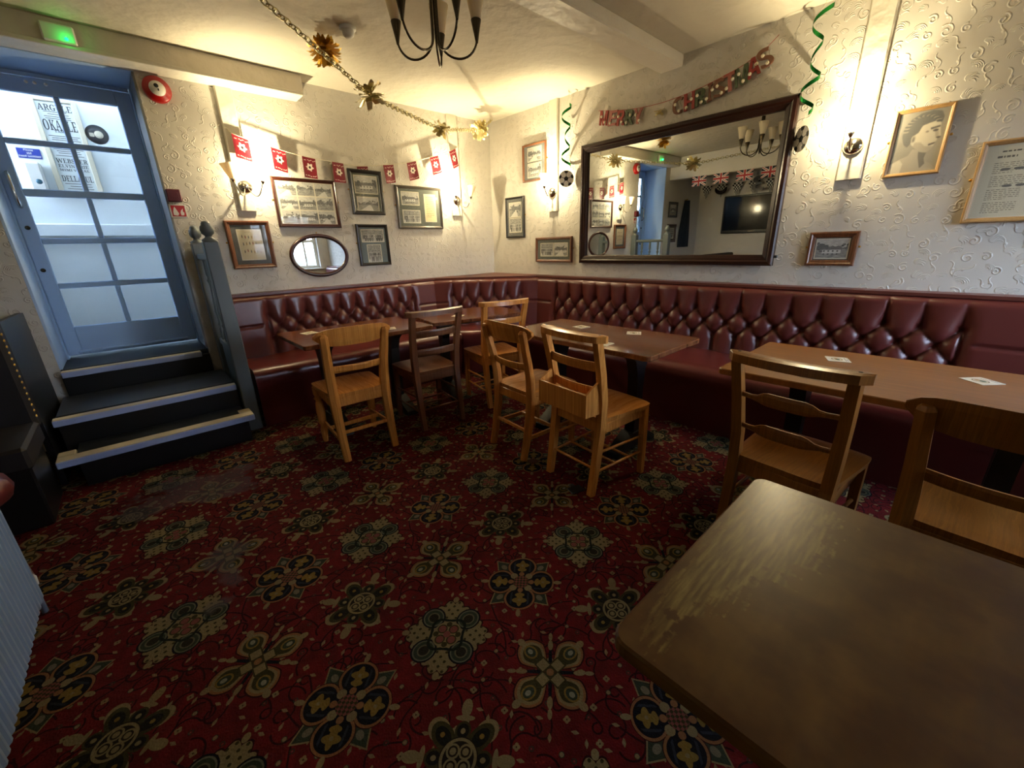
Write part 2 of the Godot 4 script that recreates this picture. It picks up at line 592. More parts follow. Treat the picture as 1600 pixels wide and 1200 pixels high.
	# tufts: small grain all over
	for k in n * n / 5:
		var i := r.randi() % n
		var j := r.randi() % n
		im.set_pixel(i, j, im.get_pixel(i, j) * r.randf_range(0.72, 1.2))
	return im

# ragged grey patches on the carpet below the steps (four metres square, clear elsewhere)
func grey_patch_img() -> Image:
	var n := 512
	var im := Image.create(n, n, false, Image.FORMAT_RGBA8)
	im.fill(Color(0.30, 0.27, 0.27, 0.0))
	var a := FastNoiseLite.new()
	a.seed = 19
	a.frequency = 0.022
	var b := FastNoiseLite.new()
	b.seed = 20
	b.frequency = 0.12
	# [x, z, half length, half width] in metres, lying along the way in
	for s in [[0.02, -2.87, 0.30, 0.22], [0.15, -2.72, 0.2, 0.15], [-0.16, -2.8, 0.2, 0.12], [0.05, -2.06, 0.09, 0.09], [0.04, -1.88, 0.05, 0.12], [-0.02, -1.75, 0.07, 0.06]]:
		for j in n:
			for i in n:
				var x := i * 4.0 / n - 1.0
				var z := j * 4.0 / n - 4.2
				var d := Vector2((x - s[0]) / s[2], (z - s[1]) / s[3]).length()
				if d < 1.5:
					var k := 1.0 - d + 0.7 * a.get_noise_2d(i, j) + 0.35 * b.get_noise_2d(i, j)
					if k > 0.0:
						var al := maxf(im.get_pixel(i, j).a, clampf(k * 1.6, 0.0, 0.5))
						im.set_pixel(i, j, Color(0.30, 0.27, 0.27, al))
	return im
# ---------------------------------------------------------------- scene
func _ready() -> void:
	rng.seed = 77
	# camera
	var cam := Camera3D.new()
	cam.name = "camera"
	cam.fov = rad_to_deg(2.0 * atan(600.0 / 640.0))
	cam.position = Vector3(0, 1.32, 0)
	cam.rotation_order = EULER_ORDER_YXZ
	cam.rotation_degrees = Vector3(-18.7, -42.2, -1.6)
	cam.near = 0.03
	add_child(cam)
	cam.current = true
	# sky and exposure: a cool overcast day outside
	var env := Environment.new()
	env.background_mode = Environment.BG_SKY
	var sm := ProceduralSkyMaterial.new()
	sm.sky_top_color = Color(0.68, 0.78, 0.93)
	sm.sky_horizon_color = Color(0.84, 0.89, 0.95)
	sm.ground_bottom_color = Color(0.22, 0.23, 0.25)
	sm.ground_horizon_color = Color(0.50, 0.55, 0.62)
	sm.sky_energy_multiplier = 4.8
	sm.ground_energy_multiplier = 2.6
	var sky := Sky.new()
	sky.sky_material = sm
	env.sky = sky
	env.ambient_light_source = Environment.AMBIENT_SOURCE_DISABLED
	env.tonemap_mode = Environment.TONE_MAPPER_LINEAR
	env.tonemap_exposure = 1.16
	env.sdfgi_enabled = true
	env.ssao_enabled = true
	env.ssil_enabled = true
	var we := WorldEnvironment.new()
	we.name = "environment"
	we.environment = env
	add_child(we)

	materials()
	shell()
	porch_and_door()
	steps()
	benches()
	tables()
	chairs()
	wall_pictures()
	big_mirror()
	sconces()
	hangings()
	ceiling_things()
	small_fittings()
	left_side()
	alcove()
	beer_mats()

func materials() -> void:
	var hgt := emboss_height(768)
	var nrm: Image = hgt.duplicate()
	nrm.bump_map_to_normal_map(5.0)
	var nt := ImageTexture.create_from_image(nrm)
	var wp := mk("wallpaper", Color(0.755, 0.735, 0.69), 0.62)
	wp.normal_enabled = true
	wp.normal_texture = nt
	wp.normal_scale = 0.85
	wp.uv1_triplanar = true
	wp.uv1_world_triplanar = true
	wp.uv1_scale = Vector3(1.05, 1.05, 1.05)
	wp.uv1_triplanar_sharpness = 8.0
	var fn := FastNoiseLite.new()
	fn.seed = 3
	fn.frequency = 0.03
	fn.fractal_octaves = 4
	var pl := fn.get_seamless_image(256, 256)
	pl.convert(Image.FORMAT_RGB8)
	var plaster: Image = pl.duplicate()
	plaster.bump_map_to_normal_map(2.0)
	var plt := ImageTexture.create_from_image(plaster)
	for a in [["ceiling", Color(0.76, 0.73, 0.655), 0.7], ["beam_paint", Color(0.78, 0.75, 0.69), 0.5], ["plain_wall", Color(0.80, 0.78, 0.74), 0.6], ["strip_paint", Color(0.80, 0.78, 0.72), 0.4]]:
		var m := mk(a[0], a[1], a[2])
		m.normal_enabled = true
		m.normal_texture = plt
		m.normal_scale = 0.7
		m.uv1_triplanar = true
		m.uv1_world_triplanar = true
		m.uv1_scale = Vector3(0.9, 0.9, 0.9)
	mk("porch_white", Color(0.86, 0.88, 0.87), 0.6)
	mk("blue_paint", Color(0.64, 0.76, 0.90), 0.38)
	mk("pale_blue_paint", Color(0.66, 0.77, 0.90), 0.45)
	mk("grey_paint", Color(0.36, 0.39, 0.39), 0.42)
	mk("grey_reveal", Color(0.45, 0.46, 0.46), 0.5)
	mk("black_paint", Color(0.03, 0.03, 0.035), 0.38)
	mk("tread_lino", Color(0.13, 0.14, 0.15), 0.42)
	mk("nosing", Color(0.78, 0.72, 0.58), 0.5)
	mk("nosing_cool_front", Color(0.60, 0.65, 0.80), 0.45)  # lavender puts the cool daylight on the step fronts into the colour
	var cp := mk("carpet", Color(0.75, 0.75, 0.75), 0.95)
	cp.albedo_texture = ImageTexture.create_from_image(carpet_img(896))
	cp.metallic_specular = 0.25
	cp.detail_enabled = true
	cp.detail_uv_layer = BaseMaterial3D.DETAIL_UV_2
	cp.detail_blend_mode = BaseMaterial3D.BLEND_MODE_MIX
	cp.detail_albedo = ImageTexture.create_from_image(grey_patch_img())
	var tuft := FastNoiseLite.new()
	tuft.seed = 8
	tuft.frequency = 0.4
	var th := tuft.get_seamless_image(256, 256)
	th.convert(Image.FORMAT_RGB8)
	th.bump_map_to_normal_map(3.0)
	cp.normal_enabled = true
	cp.normal_texture = ImageTexture.create_from_image(th)
	cp.normal_scale = 0.35
	var grain := FastNoiseLite.new()
	grain.seed = 12
	grain.frequency = 0.12
	var gi := grain.get_seamless_image(256, 256)
	gi.convert(Image.FORMAT_RGB8)
	gi.bump_map_to_normal_map(1.2)
	var gt := ImageTexture.create_from_image(gi)
	for a in [["leather", Color(0.35, 0.15, 0.13), 0.34], ["dark_leather", Color(0.05, 0.012, 0.016), 0.6], ["seat_leather", Color(0.34, 0.125, 0.115), 0.3]]:
		var m := mk(a[0], a[1], a[2])
		m.normal_enabled = true
		m.normal_texture = gt
		m.normal_scale = 0.22
		m.uv1_triplanar = true
		m.uv1_scale = Vector3(4, 4, 4)
	var honey := ImageTexture.create_from_image(wood_img(21, Color(0.62, 0.375, 0.15), Color(0.89, 0.61, 0.29)))
	var brown := ImageTexture.create_from_image(wood_img(22, Color(0.32, 0.18, 0.10), Color(0.52, 0.33, 0.20)))
	var tabled := ImageTexture.create_from_image(wood_img(27, Color(0.30, 0.155, 0.085), Color(0.56, 0.36, 0.22), 1.1))
	var oak := ImageTexture.create_from_image(wood_img(23, Color(0.43, 0.255, 0.09), Color(0.62, 0.40, 0.16)))
	var mahog := ImageTexture.create_from_image(wood_img(24, Color(0.13, 0.05, 0.03), Color(0.27, 0.12, 0.07)))
	var pale := ImageTexture.create_from_image(wood_img(25, Color(0.60, 0.46, 0.28), Color(0.74, 0.59, 0.38), 0.6))
	for a in [["honey_wood", honey, 0.26, Vector3(5, 1.4, 2.2)], ["aged_wood", brown, 0.36, Vector3(5, 1.4, 2.2)], ["oak_wood", oak, 0.28, Vector3(5, 1.4, 2.2)], ["table_brown", tabled, 0.13, Vector3(3, 2, 0.9)], ["table_oak", oak, 0.3, Vector3(3, 2, 0.9)], ["mahogany", mahog, 0.28, Vector3(4, 4, 4)], ["pale_frame", pale, 0.5, Vector3(5, 5, 5)], ["brown_frame", brown, 0.35, Vector3(5, 5, 5)], ["trim_wood", mahog, 0.35, Vector3(4, 4, 2)]]:
		var m := mk(a[0], Color(1, 1, 1), a[2])
		tri_tex(m, a[1], a[3])
	mk("ledge_red", Color(0.36, 0.17, 0.13), 0.4)
	mk("iron", Color(0.03, 0.03, 0.032), 0.42)
	mk("table_edge", Color(0.08, 0.045, 0.03), 0.35)
	mk("dark_frame", Color(0.075, 0.06, 0.055), 0.35)
	mk("silver_frame", Color(0.33, 0.31, 0.28), 0.35, 0.4)
	mk("chrome", Color(0.78, 0.76, 0.72), 0.12, 1.0)
	mk("dark_bronze", Color(0.36, 0.33, 0.28), 0.26, 1.0)
	mk("brass", Color(0.75, 0.58, 0.28), 0.3, 1.0)
	mk("gold_foil", Color(0.85, 0.68, 0.25), 0.38, 0.85)
	mk("pale_gold_foil", Color(0.84, 0.79, 0.60), 0.36, 0.85)
	mk("silver_foil", Color(0.80, 0.78, 0.70), 0.18, 1.0)
	mk("green_foil", Color(0.08, 0.42, 0.16), 0.22, 0.8)
	mk("mirror", Color(0.92, 0.93, 0.92), 0.0, 1.0)
	var gl := mk("glass", Color(0.9, 0.95, 0.95, 0.06), 0.02)
	gl.transparency = BaseMaterial3D.TRANSPARENCY_ALPHA
	var pg := mk("picture_glass", Color(0.9, 0.95, 0.95, 0.05), 0.02)
	pg.transparency = BaseMaterial3D.TRANSPARENCY_ALPHA
	pg.metallic_specular = 0.18
	var fr := mk("frosted_shade", Color(0.90, 0.87, 0.80), 0.5)
	fr.backlight_enabled = true
	fr.backlight = Color(1.0, 0.96, 0.88)
	var lit := mk("lit_bulb", Color(1.0, 0.93, 0.78), 0.5)
	lit.emission_enabled = true
	lit.emission = Color(1.0, 0.88, 0.66)
	lit.emission_energy_multiplier = 6.0
	var ls := mk("lit_shade", Color(0.94, 0.91, 0.84, 0.45), 0.6)
	ls.transparency = BaseMaterial3D.TRANSPARENCY_ALPHA
	ls.backlight_enabled = true
	ls.backlight = Color(1.0, 0.96, 0.88)
	mk("mirror_wood", Color(0.15, 0.065, 0.045), 0.26)
	mk("plastic_white", Color(0.82, 0.81, 0.77), 0.4)
	mk("red_plastic", Color(0.60, 0.06, 0.05), 0.3)
	mk("dark_red_plastic", Color(0.30, 0.03, 0.05), 0.35)
	mk("string", Color(0.80, 0.77, 0.68), 0.8)
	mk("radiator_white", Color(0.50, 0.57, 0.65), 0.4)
	mk("black_plastic", Color(0.02, 0.02, 0.022), 0.3)
	mk("screen", Color(0.012, 0.013, 0.016), 0.09)
	mk("cloth_dark_blue", Color(0.04, 0.10, 0.16), 0.9)
	mk("purple_foil", Color(0.09, 0.03, 0.06), 0.3)
	mk("mount_brown", Color(0.17, 0.13, 0.085), 0.9)
	mk("mount_grey", Color(0.30, 0.29, 0.27), 0.9)
	mk("mount_green", Color(0.24, 0.25, 0.19), 0.9)
	mk("mount_blue", Color(0.30, 0.36, 0.38), 0.9)
	mk("mount_cream", Color(0.80, 0.76, 0.66), 0.9)
	mk("paper_cream", Color(0.82, 0.76, 0.58), 0.9)
	mk("ink", Color(0.07, 0.08, 0.09), 0.8)
	mk("ink_blue", Color(0.10, 0.12, 0.20), 0.8)

# ---------------------------------------------------------------- room
func carpet_uv(x: float, z: float) -> Vector2:
	var dx := x - 0.7473
	var dz := z + 1.3363
	var det := 0.7186 * 0.6891 - (-0.0286) * 0.0238
	return Vector2((0.6891 * dx + 0.0286 * dz) / det, (-0.0238 * dx + 0.7186 * dz) / det)

func shell() -> void:
	var st := SurfaceTool.new()
	st.begin(Mesh.PRIMITIVE_TRIANGLES)
	var c := [Vector3(XL - 0.2, 0, ZB - 0.2), Vector3(XR + 0.2, 0, ZB - 0.2), Vector3(XR + 0.2, 0, ZF + 0.3), Vector3(XL - 0.2, 0, ZF + 0.3)]
	for lv in [[0.0, Vector3.UP], [-0.12, Vector3.DOWN]]:
		for k in [0, 1, 2, 0, 2, 3]:
			st.set_normal(lv[1])
			st.set_uv(carpet_uv(c[k].x, c[k].z))
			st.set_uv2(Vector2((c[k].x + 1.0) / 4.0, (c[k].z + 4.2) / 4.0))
			st.add_vertex(c[k] + Vector3(0, lv[0], 0))
	for k in 4:
		var a: Vector3 = c[k]
		var b: Vector3 = c[(k + 1) % 4]
		for v in [a, b, b + Vector3(0, -0.12, 0), a, b + Vector3(0, -0.12, 0), a + Vector3(0, -0.12, 0)]:
			st.set_normal(Vector3((a + b).x, 0, (a + b).z).normalized())
			st.set_uv(carpet_uv(v.x, v.z))
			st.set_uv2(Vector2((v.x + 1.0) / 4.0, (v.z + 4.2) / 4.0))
			st.add_vertex(v)
	st.generate_tangents()
	struct("floor", "red patterned carpet with cream and navy medallions", st.commit(), M.carpet)
	struct("ceiling", "low cream painted ceiling", MB.new().box(Vector3((XL + XR) / 2, CH + 0.075, (ZB + ZF) / 2 - 0.1), Vector3(XR - XL + 0.8, 0.15, ZF - ZB + 1.0), 0.0).done(), M.ceiling)
	struct("wall_right", "embossed cream wallpaper wall behind the long mirror", MB.new().box(Vector3(XR + 0.1, CH / 2 - 0.06, (ZB + ZF) / 2), Vector3(0.2, CH + 0.12, ZF - ZB + 0.8), 0.0).done(), M.wallpaper)
	var b := MB.new()
	b.box(Vector3((0.39 + XR + 0.2) / 2, CH / 2 - 0.06, ZB - 0.26), Vector3(XR + 0.2 - 0.39, CH + 0.12, 0.52), 0.0)
	b.box(Vector3((XL - 0.2 - 0.485) / 2, CH / 2 - 0.06, ZB - 0.26), Vector3(-0.485 - XL + 0.2, CH + 0.12, 0.52), 0.0)
	b.box(Vector3(-0.05, (2.545 + CH) / 2, ZB - 0.26), Vector3(0.9, CH - 2.545, 0.52), 0.0)
	struct("wall_back", "embossed cream wallpaper wall with the doorway recess", b.done(), M.wallpaper)
	struct("wall_left", "plain cream alcove wall behind the television", MB.new().box(Vector3(XL - 0.1, CH / 2 - 0.06, (ZB + ZF) / 2), Vector3(0.2, CH + 0.12, ZF - ZB + 0.8), 0.0).done(), M.plain_wall)
	# wall behind the camera with a daylit window
	var f := MB.new()
	var wins := [[2.1, 3.38, 0.95, 2.1]]
	var x0 := XL - 0.2
	for w in wins:
		f.box(Vector3((x0 + w[0]) / 2, CH / 2 - 0.06, ZF + 0.14), Vector3(w[0] - x0, CH + 0.12, 0.28), 0.0)
		f.box(Vector3((w[0] + w[1]) / 2, w[2] / 2 - 0.06, ZF + 0.14), Vector3(w[1] - w[0], w[2] + 0.12, 0.28), 0.0)
		f.box(Vector3((w[0] + w[1]) / 2, (w[3] + CH) / 2, ZF + 0.14), Vector3(w[1] - w[0], CH - w[3], 0.28), 0.0)
		x0 = w[1]
	f.box(Vector3((x0 + XR + 0.2) / 2, CH / 2 - 0.06, ZF + 0.14), Vector3(XR + 0.2 - x0, CH + 0.12, 0.28), 0.0)
	struct("wall_front", "plain cream wall with the daylight window", f.done(), M.plain_wall)
	for k in 1:
		var w: Array = wins[k]
		var n := Node3D.new()
		n.name = "window_%d" % (k + 1)
		add_child(n)
		n.position = Vector3((w[0] + w[1]) / 2, w[2], ZF + 0.14)
		n.set_meta("kind", "structure")
		n.set_meta("label", "tall white sash window beside the long banquette wall")
		n.set_meta("category", "window")
		var ww: float = w[1] - w[0]
		var hh: float = w[3] - w[2]
		var fm := MB.new()
		for sx in [-1, 1]: fm.box(Vector3(sx * (ww / 2 - 0.03), hh / 2, 0), Vector3(0.06, hh, 0.08), 0.004)
		for yy in [0.03, hh / 2, hh - 0.03]: fm.box(Vector3(0, yy, 0), Vector3(ww - 0.12, 0.06, 0.07), 0.004)
		part("window_frame", fm.done(), M.plastic_white, n)
		for q in 4: part("glazing_bar", MB.new().box(Vector3(0, hh / 2, 0), Vector3(0.035, hh - 0.1, 0.05), 0.004).done(), M.plastic_white, n, Vector3((q - 1.5) * ww / 5.0, 0, 0))
		part("pane", MB.new().box(Vector3(0, hh / 2, 0), Vector3(ww - 0.1, hh - 0.1, 0.004), 0.0).done(), M.glass, n)
		part("window_sill", MB.new().box(Vector3(0, -0.015, -0.16), Vector3(ww + 0.1, 0.03, 0.14), 0.006).done(), M.plastic_white, n)
	# beams and boxing
	struct("trim_1", "cream boxed ceiling beam running to the mirror wall", MB.new().box(Vector3((XR - 0.62) / 2, 2.6475, -1.975), Vector3(XR + 0.62, 0.085, 0.19), 0.008).done(), M.beam_paint)
	var bx := MB.new()
	bx.box(Vector3(0.425, 2.625, -4.165), Vector3(2.07, 0.13, 0.17), 0.006)
	struct("trim_2", "cream boxed beam above the blue door", bx.done(), M.beam_paint)
	struct("trim_3", "white board along the underside of the boxing", MB.new().box(Vector3(0.425, 2.547, -4.155), Vector3(2.05, 0.026, 0.19), 0.004).done(), M.strip_paint)
	struct("trim_4", "cream header over the alcove opening", MB.new().box(Vector3(-0.70, (2.33 + CH) / 2, (ZB + ZF) / 2), Vector3(0.16, CH - 2.33, ZF - ZB), 0.006).done(), M.plain_wall)
	struct("trim_5", "low dado partition behind the radiator", MB.new().box(Vector3(-0.68, 0.53, (-2.15 + ZF) / 2), Vector3(0.12, 1.06, ZF + 2.15), 0.008).done(), M.plain_wall)
	# flat strips carrying the wall lamps
	var sn := 6
	for s in [["back", 0.91, 1.652, 0.12, "left of the framed postcards"], ["back", 3.05, 1.665, 0.13, "near the room corner"], ["right", -3.215, 1.655, 0.12, "left of the long mirror"], ["right", -0.675, 1.665, 0.13, "right of the long mirror"]]:
		var top := CH if s[0] == "right" or s[1] > 2.0 else 2.56
		var m := MB.new()
		var hw: float = s[3] / 2
		m.prism(PackedVector2Array([Vector2(-hw, 0), Vector2(hw, 0), Vector2(hw, 0.016), Vector2(hw - 0.008, 0.026), Vector2(-hw + 0.008, 0.026), Vector2(-hw, 0.016)]), 0.0, top - s[2], Transform3D(Basis(Vector3(1, 0, 0), Vector3(0, 0, 1), Vector3(0, 1, 0)), Vector3.ZERO))
		var o := struct("trim_%d" % sn, "cream painted cable strip " + s[4], m.done(), M.strip_paint)
		o.position = Vector3(s[1], s[2], ZB) if s[0] == "back" else Vector3(XR, s[2], s[1])
		if s[0] == "right": o.rotation.y = -PI / 2
		sn += 1
	# lining of the doorway recess
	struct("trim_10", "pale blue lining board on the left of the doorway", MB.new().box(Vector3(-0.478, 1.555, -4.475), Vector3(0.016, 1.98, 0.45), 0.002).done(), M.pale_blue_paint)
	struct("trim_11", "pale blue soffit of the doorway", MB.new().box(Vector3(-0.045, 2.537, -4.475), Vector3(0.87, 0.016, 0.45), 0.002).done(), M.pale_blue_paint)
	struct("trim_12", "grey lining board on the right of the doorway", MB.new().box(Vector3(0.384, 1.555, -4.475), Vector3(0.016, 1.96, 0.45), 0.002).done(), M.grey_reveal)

func porch_and_door() -> void:
	# bright porch seen through the glazing
	var zp := -5.55
	struct("wall_porch_back", "white porch wall seen through the door glass", MB.new().box(Vector3(-0.1, 1.5, zp - 0.05), Vector3(2.2, 3.0, 0.1), 0.0).done(), M.porch_white)
	struct("wall_porch_right", "white side wall of the porch", MB.new().box(Vector3(0.95, 1.5, -5.15), Vector3(0.1, 3.0, 0.9), 0.0).done(), M.porch_white)
	struct("wall_porch_left_added", "unseen white side wall added to limit daylight in the porch", MB.new().box(Vector3(-0.95, 0.95, -5.15), Vector3(0.1, 1.9, 0.9), 0.0).done(), M.porch_white)  # unseen wall, added to cut down the daylight entering the porch
	struct("floor_porch", "grey porch floor", MB.new().box(Vector3(-0.1, 0.52, -5.15), Vector3(2.2, 0.06, 0.9), 0.0).done(), M.grey_reveal)
	struct("ceiling_porch", "white porch ceiling", MB.new().box(Vector3(-0.1, 3.03, -5.15), Vector3(2.2, 0.06, 0.9), 0.0).done(), M.porch_white)
	struct("trim_13", "white dado rail in the porch", MB.new().box(Vector3(-0.1, 1.55, zp + 0.03), Vector3(1.9, 0.11, 0.06), 0.01).done(), M.porch_white)
	var n := Node3D.new()
	n.name = "door_1"
	add_child(n)
	n.position = Vector3(0, 0.565, -4.68)
	n.set_meta("kind", "structure")
	n.set_meta("label", "blue painted glazed door with ten panes at the top of the steps")
	n.set_meta("category", "door")
	var y0 := -0.565
	var fm := MB.new()
	fm.box(Vector3(0.379, 0.98, 0), Vector3(0.022, 1.96, 0.09), 0.002)
	fm.box(Vector3(-0.465, 0.98, 0), Vector3(0.018, 1.96, 0.09), 0.002)
	fm.box(Vector3(-0.045, 1.949, -0.02), Vector3(0.82, 0.026, 0.06), 0.002)
	part("door_frame", fm.done(), M.blue_paint, n)
	var leaf := func(called: String, xa: float, xb: float, ya: float, yb: float, d := 0.042) -> void:
		part(called, MB.new().box(Vector3((xa + xb) / 2, (ya + yb) / 2 + y0, 0), Vector3(xb - xa, yb - ya, d), 0.005).done(), M.blue_paint, n)
	leaf.call("stile", -0.455, -0.375, 0.588, 2.495)
	leaf.call("stile", 0.275, 0.366, 0.588, 2.495)
	leaf.call("rail", -0.375, 0.275, 2.398, 2.495)
	leaf.call("rail", -0.375, 0.275, 0.588, 0.807)
	var ys := [[2.11, 2.398], [1.79, 2.075], [1.46, 1.742], [1.137, 1.42], [0.807, 1.097]]
	for k in 4: leaf.call("glazing_bar", -0.375, 0.275, ys[k + 1][1], ys[k][0], 0.036)
	for k in 5:
		leaf.call("glazing_bar", -0.065, -0.033, ys[k][0], ys[k][1], 0.036)
		for xs in [[-0.375, -0.065], [-0.033, 0.275]]:
			part("pane", MB.new().box(Vector3((xs[0] + xs[1]) / 2, (ys[k][0] + ys[k][1]) / 2 + y0, -0.004), Vector3(xs[1] - xs[0], ys[k][1] - ys[k][0], 0.003), 0.0).done(), M.glass, n)
	part("weather_board", MB.new().box(Vector3(-0.045, 0.612 + y0, 0.033), Vector3(0.70, 0.02, 0.03), 0.006).done(), M.blue_paint, n)
	var hd := MB.new(true)
	hd.tube([Vector3(-0.416, 1.89 + y0, 0.02), Vector3(-0.416, 1.885 + y0, 0.05), Vector3(-0.415, 1.86 + y0, 0.062), Vector3(-0.414, 1.70 + y0, 0.062), Vector3(-0.413, 1.675 + y0, 0.05), Vector3(-0.413, 1.67 + y0, 0.02)], [0.011], 10)
	part("pull_handle", hd.done(), M.chrome, n)
	for p in [Vector2(-0.418, 1.53), Vector2(-0.421, 1.236)]:
		part("lock", MB.new(true).lathe([Vector2(0, 0.012), Vector2(0.009, 0.011), Vector2(0.014, 0.004), Vector2(0.015, 0)], 14, Transform3D(Basis(Vector3(1, 0, 0), PI / 2), Vector3(p.x, p.y + y0, 0.02))).done(), M.dark_bronze, n)
	for x in [-0.171, -0.131, -0.078]:
		part("vent_hole", MB.new(true).lathe([Vector2(0, 0.005), Vector2(0.008, 0.004), Vector2(0.011, 0)], 12, Transform3D(Basis(Vector3(1, 0, 0), PI / 2), Vector3(x, 2.466 + y0, 0.02))).done(), M.plastic_white, n)  # small holes as white discs, the brightness behind put into their colour
	# things on the porch wall
	var p := thing("framed_playbill", "tall framed variety playbill seen through the door glass", "poster", Vector3(-0.088, 1.83, zp))
	var fr := MB.new()
	for sx in [-1, 1]: fr.box(Vector3(sx * 0.125, 0.375, 0.012), Vector3(0.035, 0.75, 0.024), 0.003)
	for yy in [0.01, 0.74]: fr.box(Vector3(0, yy, 0.012), Vector3(0.215, 0.02, 0.024), 0.003)
	part("frame", fr.done(), M.mount_cream, p)
	part("paper", MB.new().box(Vector3(0, 0.375, 0.004), Vector3(0.22, 0.72, 0.006), 0.0).done(), mk("poster_paper", Color(0.82, 0.84, 0.82), 0.8), p)
	var rows := [["ARGYLE", 0.685, 0.200, 0.046], ["OKABLE", 0.555, 0.200, 0.080], ["TAMES", 0.510, 0.090, 0.018], ["JACK COX", 0.415, 0.19, 0.030], ["WEBSTER", 0.285, 0.195, 0.036], ["ELVIN BRIE", 0.245, 0.185, 0.024], ["MIMI VOCAL", 0.213, 0.185, 0.018], ["DELLA JUL", 0.145, 0.195, 0.062]]
	for r in rows:
		lettering(p, r[0], r[2], r[3], Vector3(0, r[1], 0.0075), M.ink, "Droid Serif")
	for yy in [0.655, 0.638, 0.62, 0.605, 0.475, 0.46, 0.445, 0.375, 0.36, 0.345, 0.325, 0.105, 0.085, 0.065]:
		part("text_line", MB.new().box(Vector3(rng.randf_range(-0.01, 0.01), yy, 0.0075), Vector3(rng.randf_range(0.12, 0.19), 0.005, 0.001), 0.0).done(), M.mount_grey, p)
	var rec := thing("vinyl_record", "black vinyl record hung on the porch wall behind the glass", "record", Vector3(0.13, 2.35, zp))
	part("disc", MB.new(true).lathe([Vector2(0.076, 0), Vector2(0.076, 0.004), Vector2(0.03, 0.005), Vector2(0, 0.005)], 28, Transform3D(Basis(Vector3(1, 0, 0), PI / 2), Vector3.ZERO)).done(), mk("vinyl", Color(0.05, 0.07, 0.10), 0.3), rec)
	part("record_label", MB.new(true).lathe([Vector2(0.03, 0.0052), Vector2(0.03, 0.007), Vector2(0, 0.007)], 22, Transform3D(Basis(Vector3(1, 0, 0), PI / 2), Vector3(0.012, 0, 0))).done(), M.mount_cream, rec)
	part("sticker", MB.new().box(Vector3(-0.035, -0.005, 0.006), Vector3(0.03, 0.03, 0.002), 0.0).done(), M.mount_cream, rec)
	var sg := thing("sanitiser_sign", "small blue notice with white writing above the dispenser", "sign", Vector3(-0.33, 2.115, zp))
	part("plate", MB.new().box(Vector3(0, 0.037, 0.003), Vector3(0.135, 0.075, 0.006), 0.001).done(), mk("sign_blue", Color(0.03, 0.16, 0.55), 0.4), sg)
	for r in [["Please", 0.062, 0.016], ["use", 0.040, 0.016], ["hand sanitiser", 0.016, 0.016]]:
		lettering(sg, r[0], 0.012 * r[0].length() * 0.75, r[2], Vector3(0, r[1], 0.0065), M.plastic_white, "Droid Sans")
	var dp := thing("soap_dispenser", "white wall soap dispenser seen through the lower left pane", "dispenser", Vector3(-0.335, 1.86, zp))
	part("body", MB.new().box(Vector3(0, 0.11, 0.045), Vector3(0.10, 0.22, 0.09), 0.014).done(), M.plastic_white, dp)
	part("window", MB.new(true).lathe([Vector2(0.02, 0), Vector2(0.016, 0.004), Vector2(0, 0.005)], 14, Transform3D(Basis(Vector3(1, 0, 0), PI / 2), Vector3(0.01, 0.07, 0.09))).done(), mk("teal", Color(0.10, 0.32, 0.38), 0.3), dp)

func lettering(parent: Node3D, txt: String, w: float, h: float, at: Vector3, m: Material, font: String, depth := 0.001) -> MeshInstance3D:
	var tm := TextMesh.new()
	var sf := SystemFont.new()
	sf.font_names = PackedStringArray([font])
	sf.font_weight = 700
	tm.font = sf
	tm.text = txt
	tm.font_size = 64
	tm.pixel_size = 0.01
	tm.depth = 1.0
	tm.curve_step = 2.0
	var bb := tm.get_aabb()
	var o := part("lettering", tm, m, parent, at)
	o.scale = Vector3(w / maxf(bb.size.x, 0.01), h / maxf(bb.size.y, 0.01), depth)
	return o

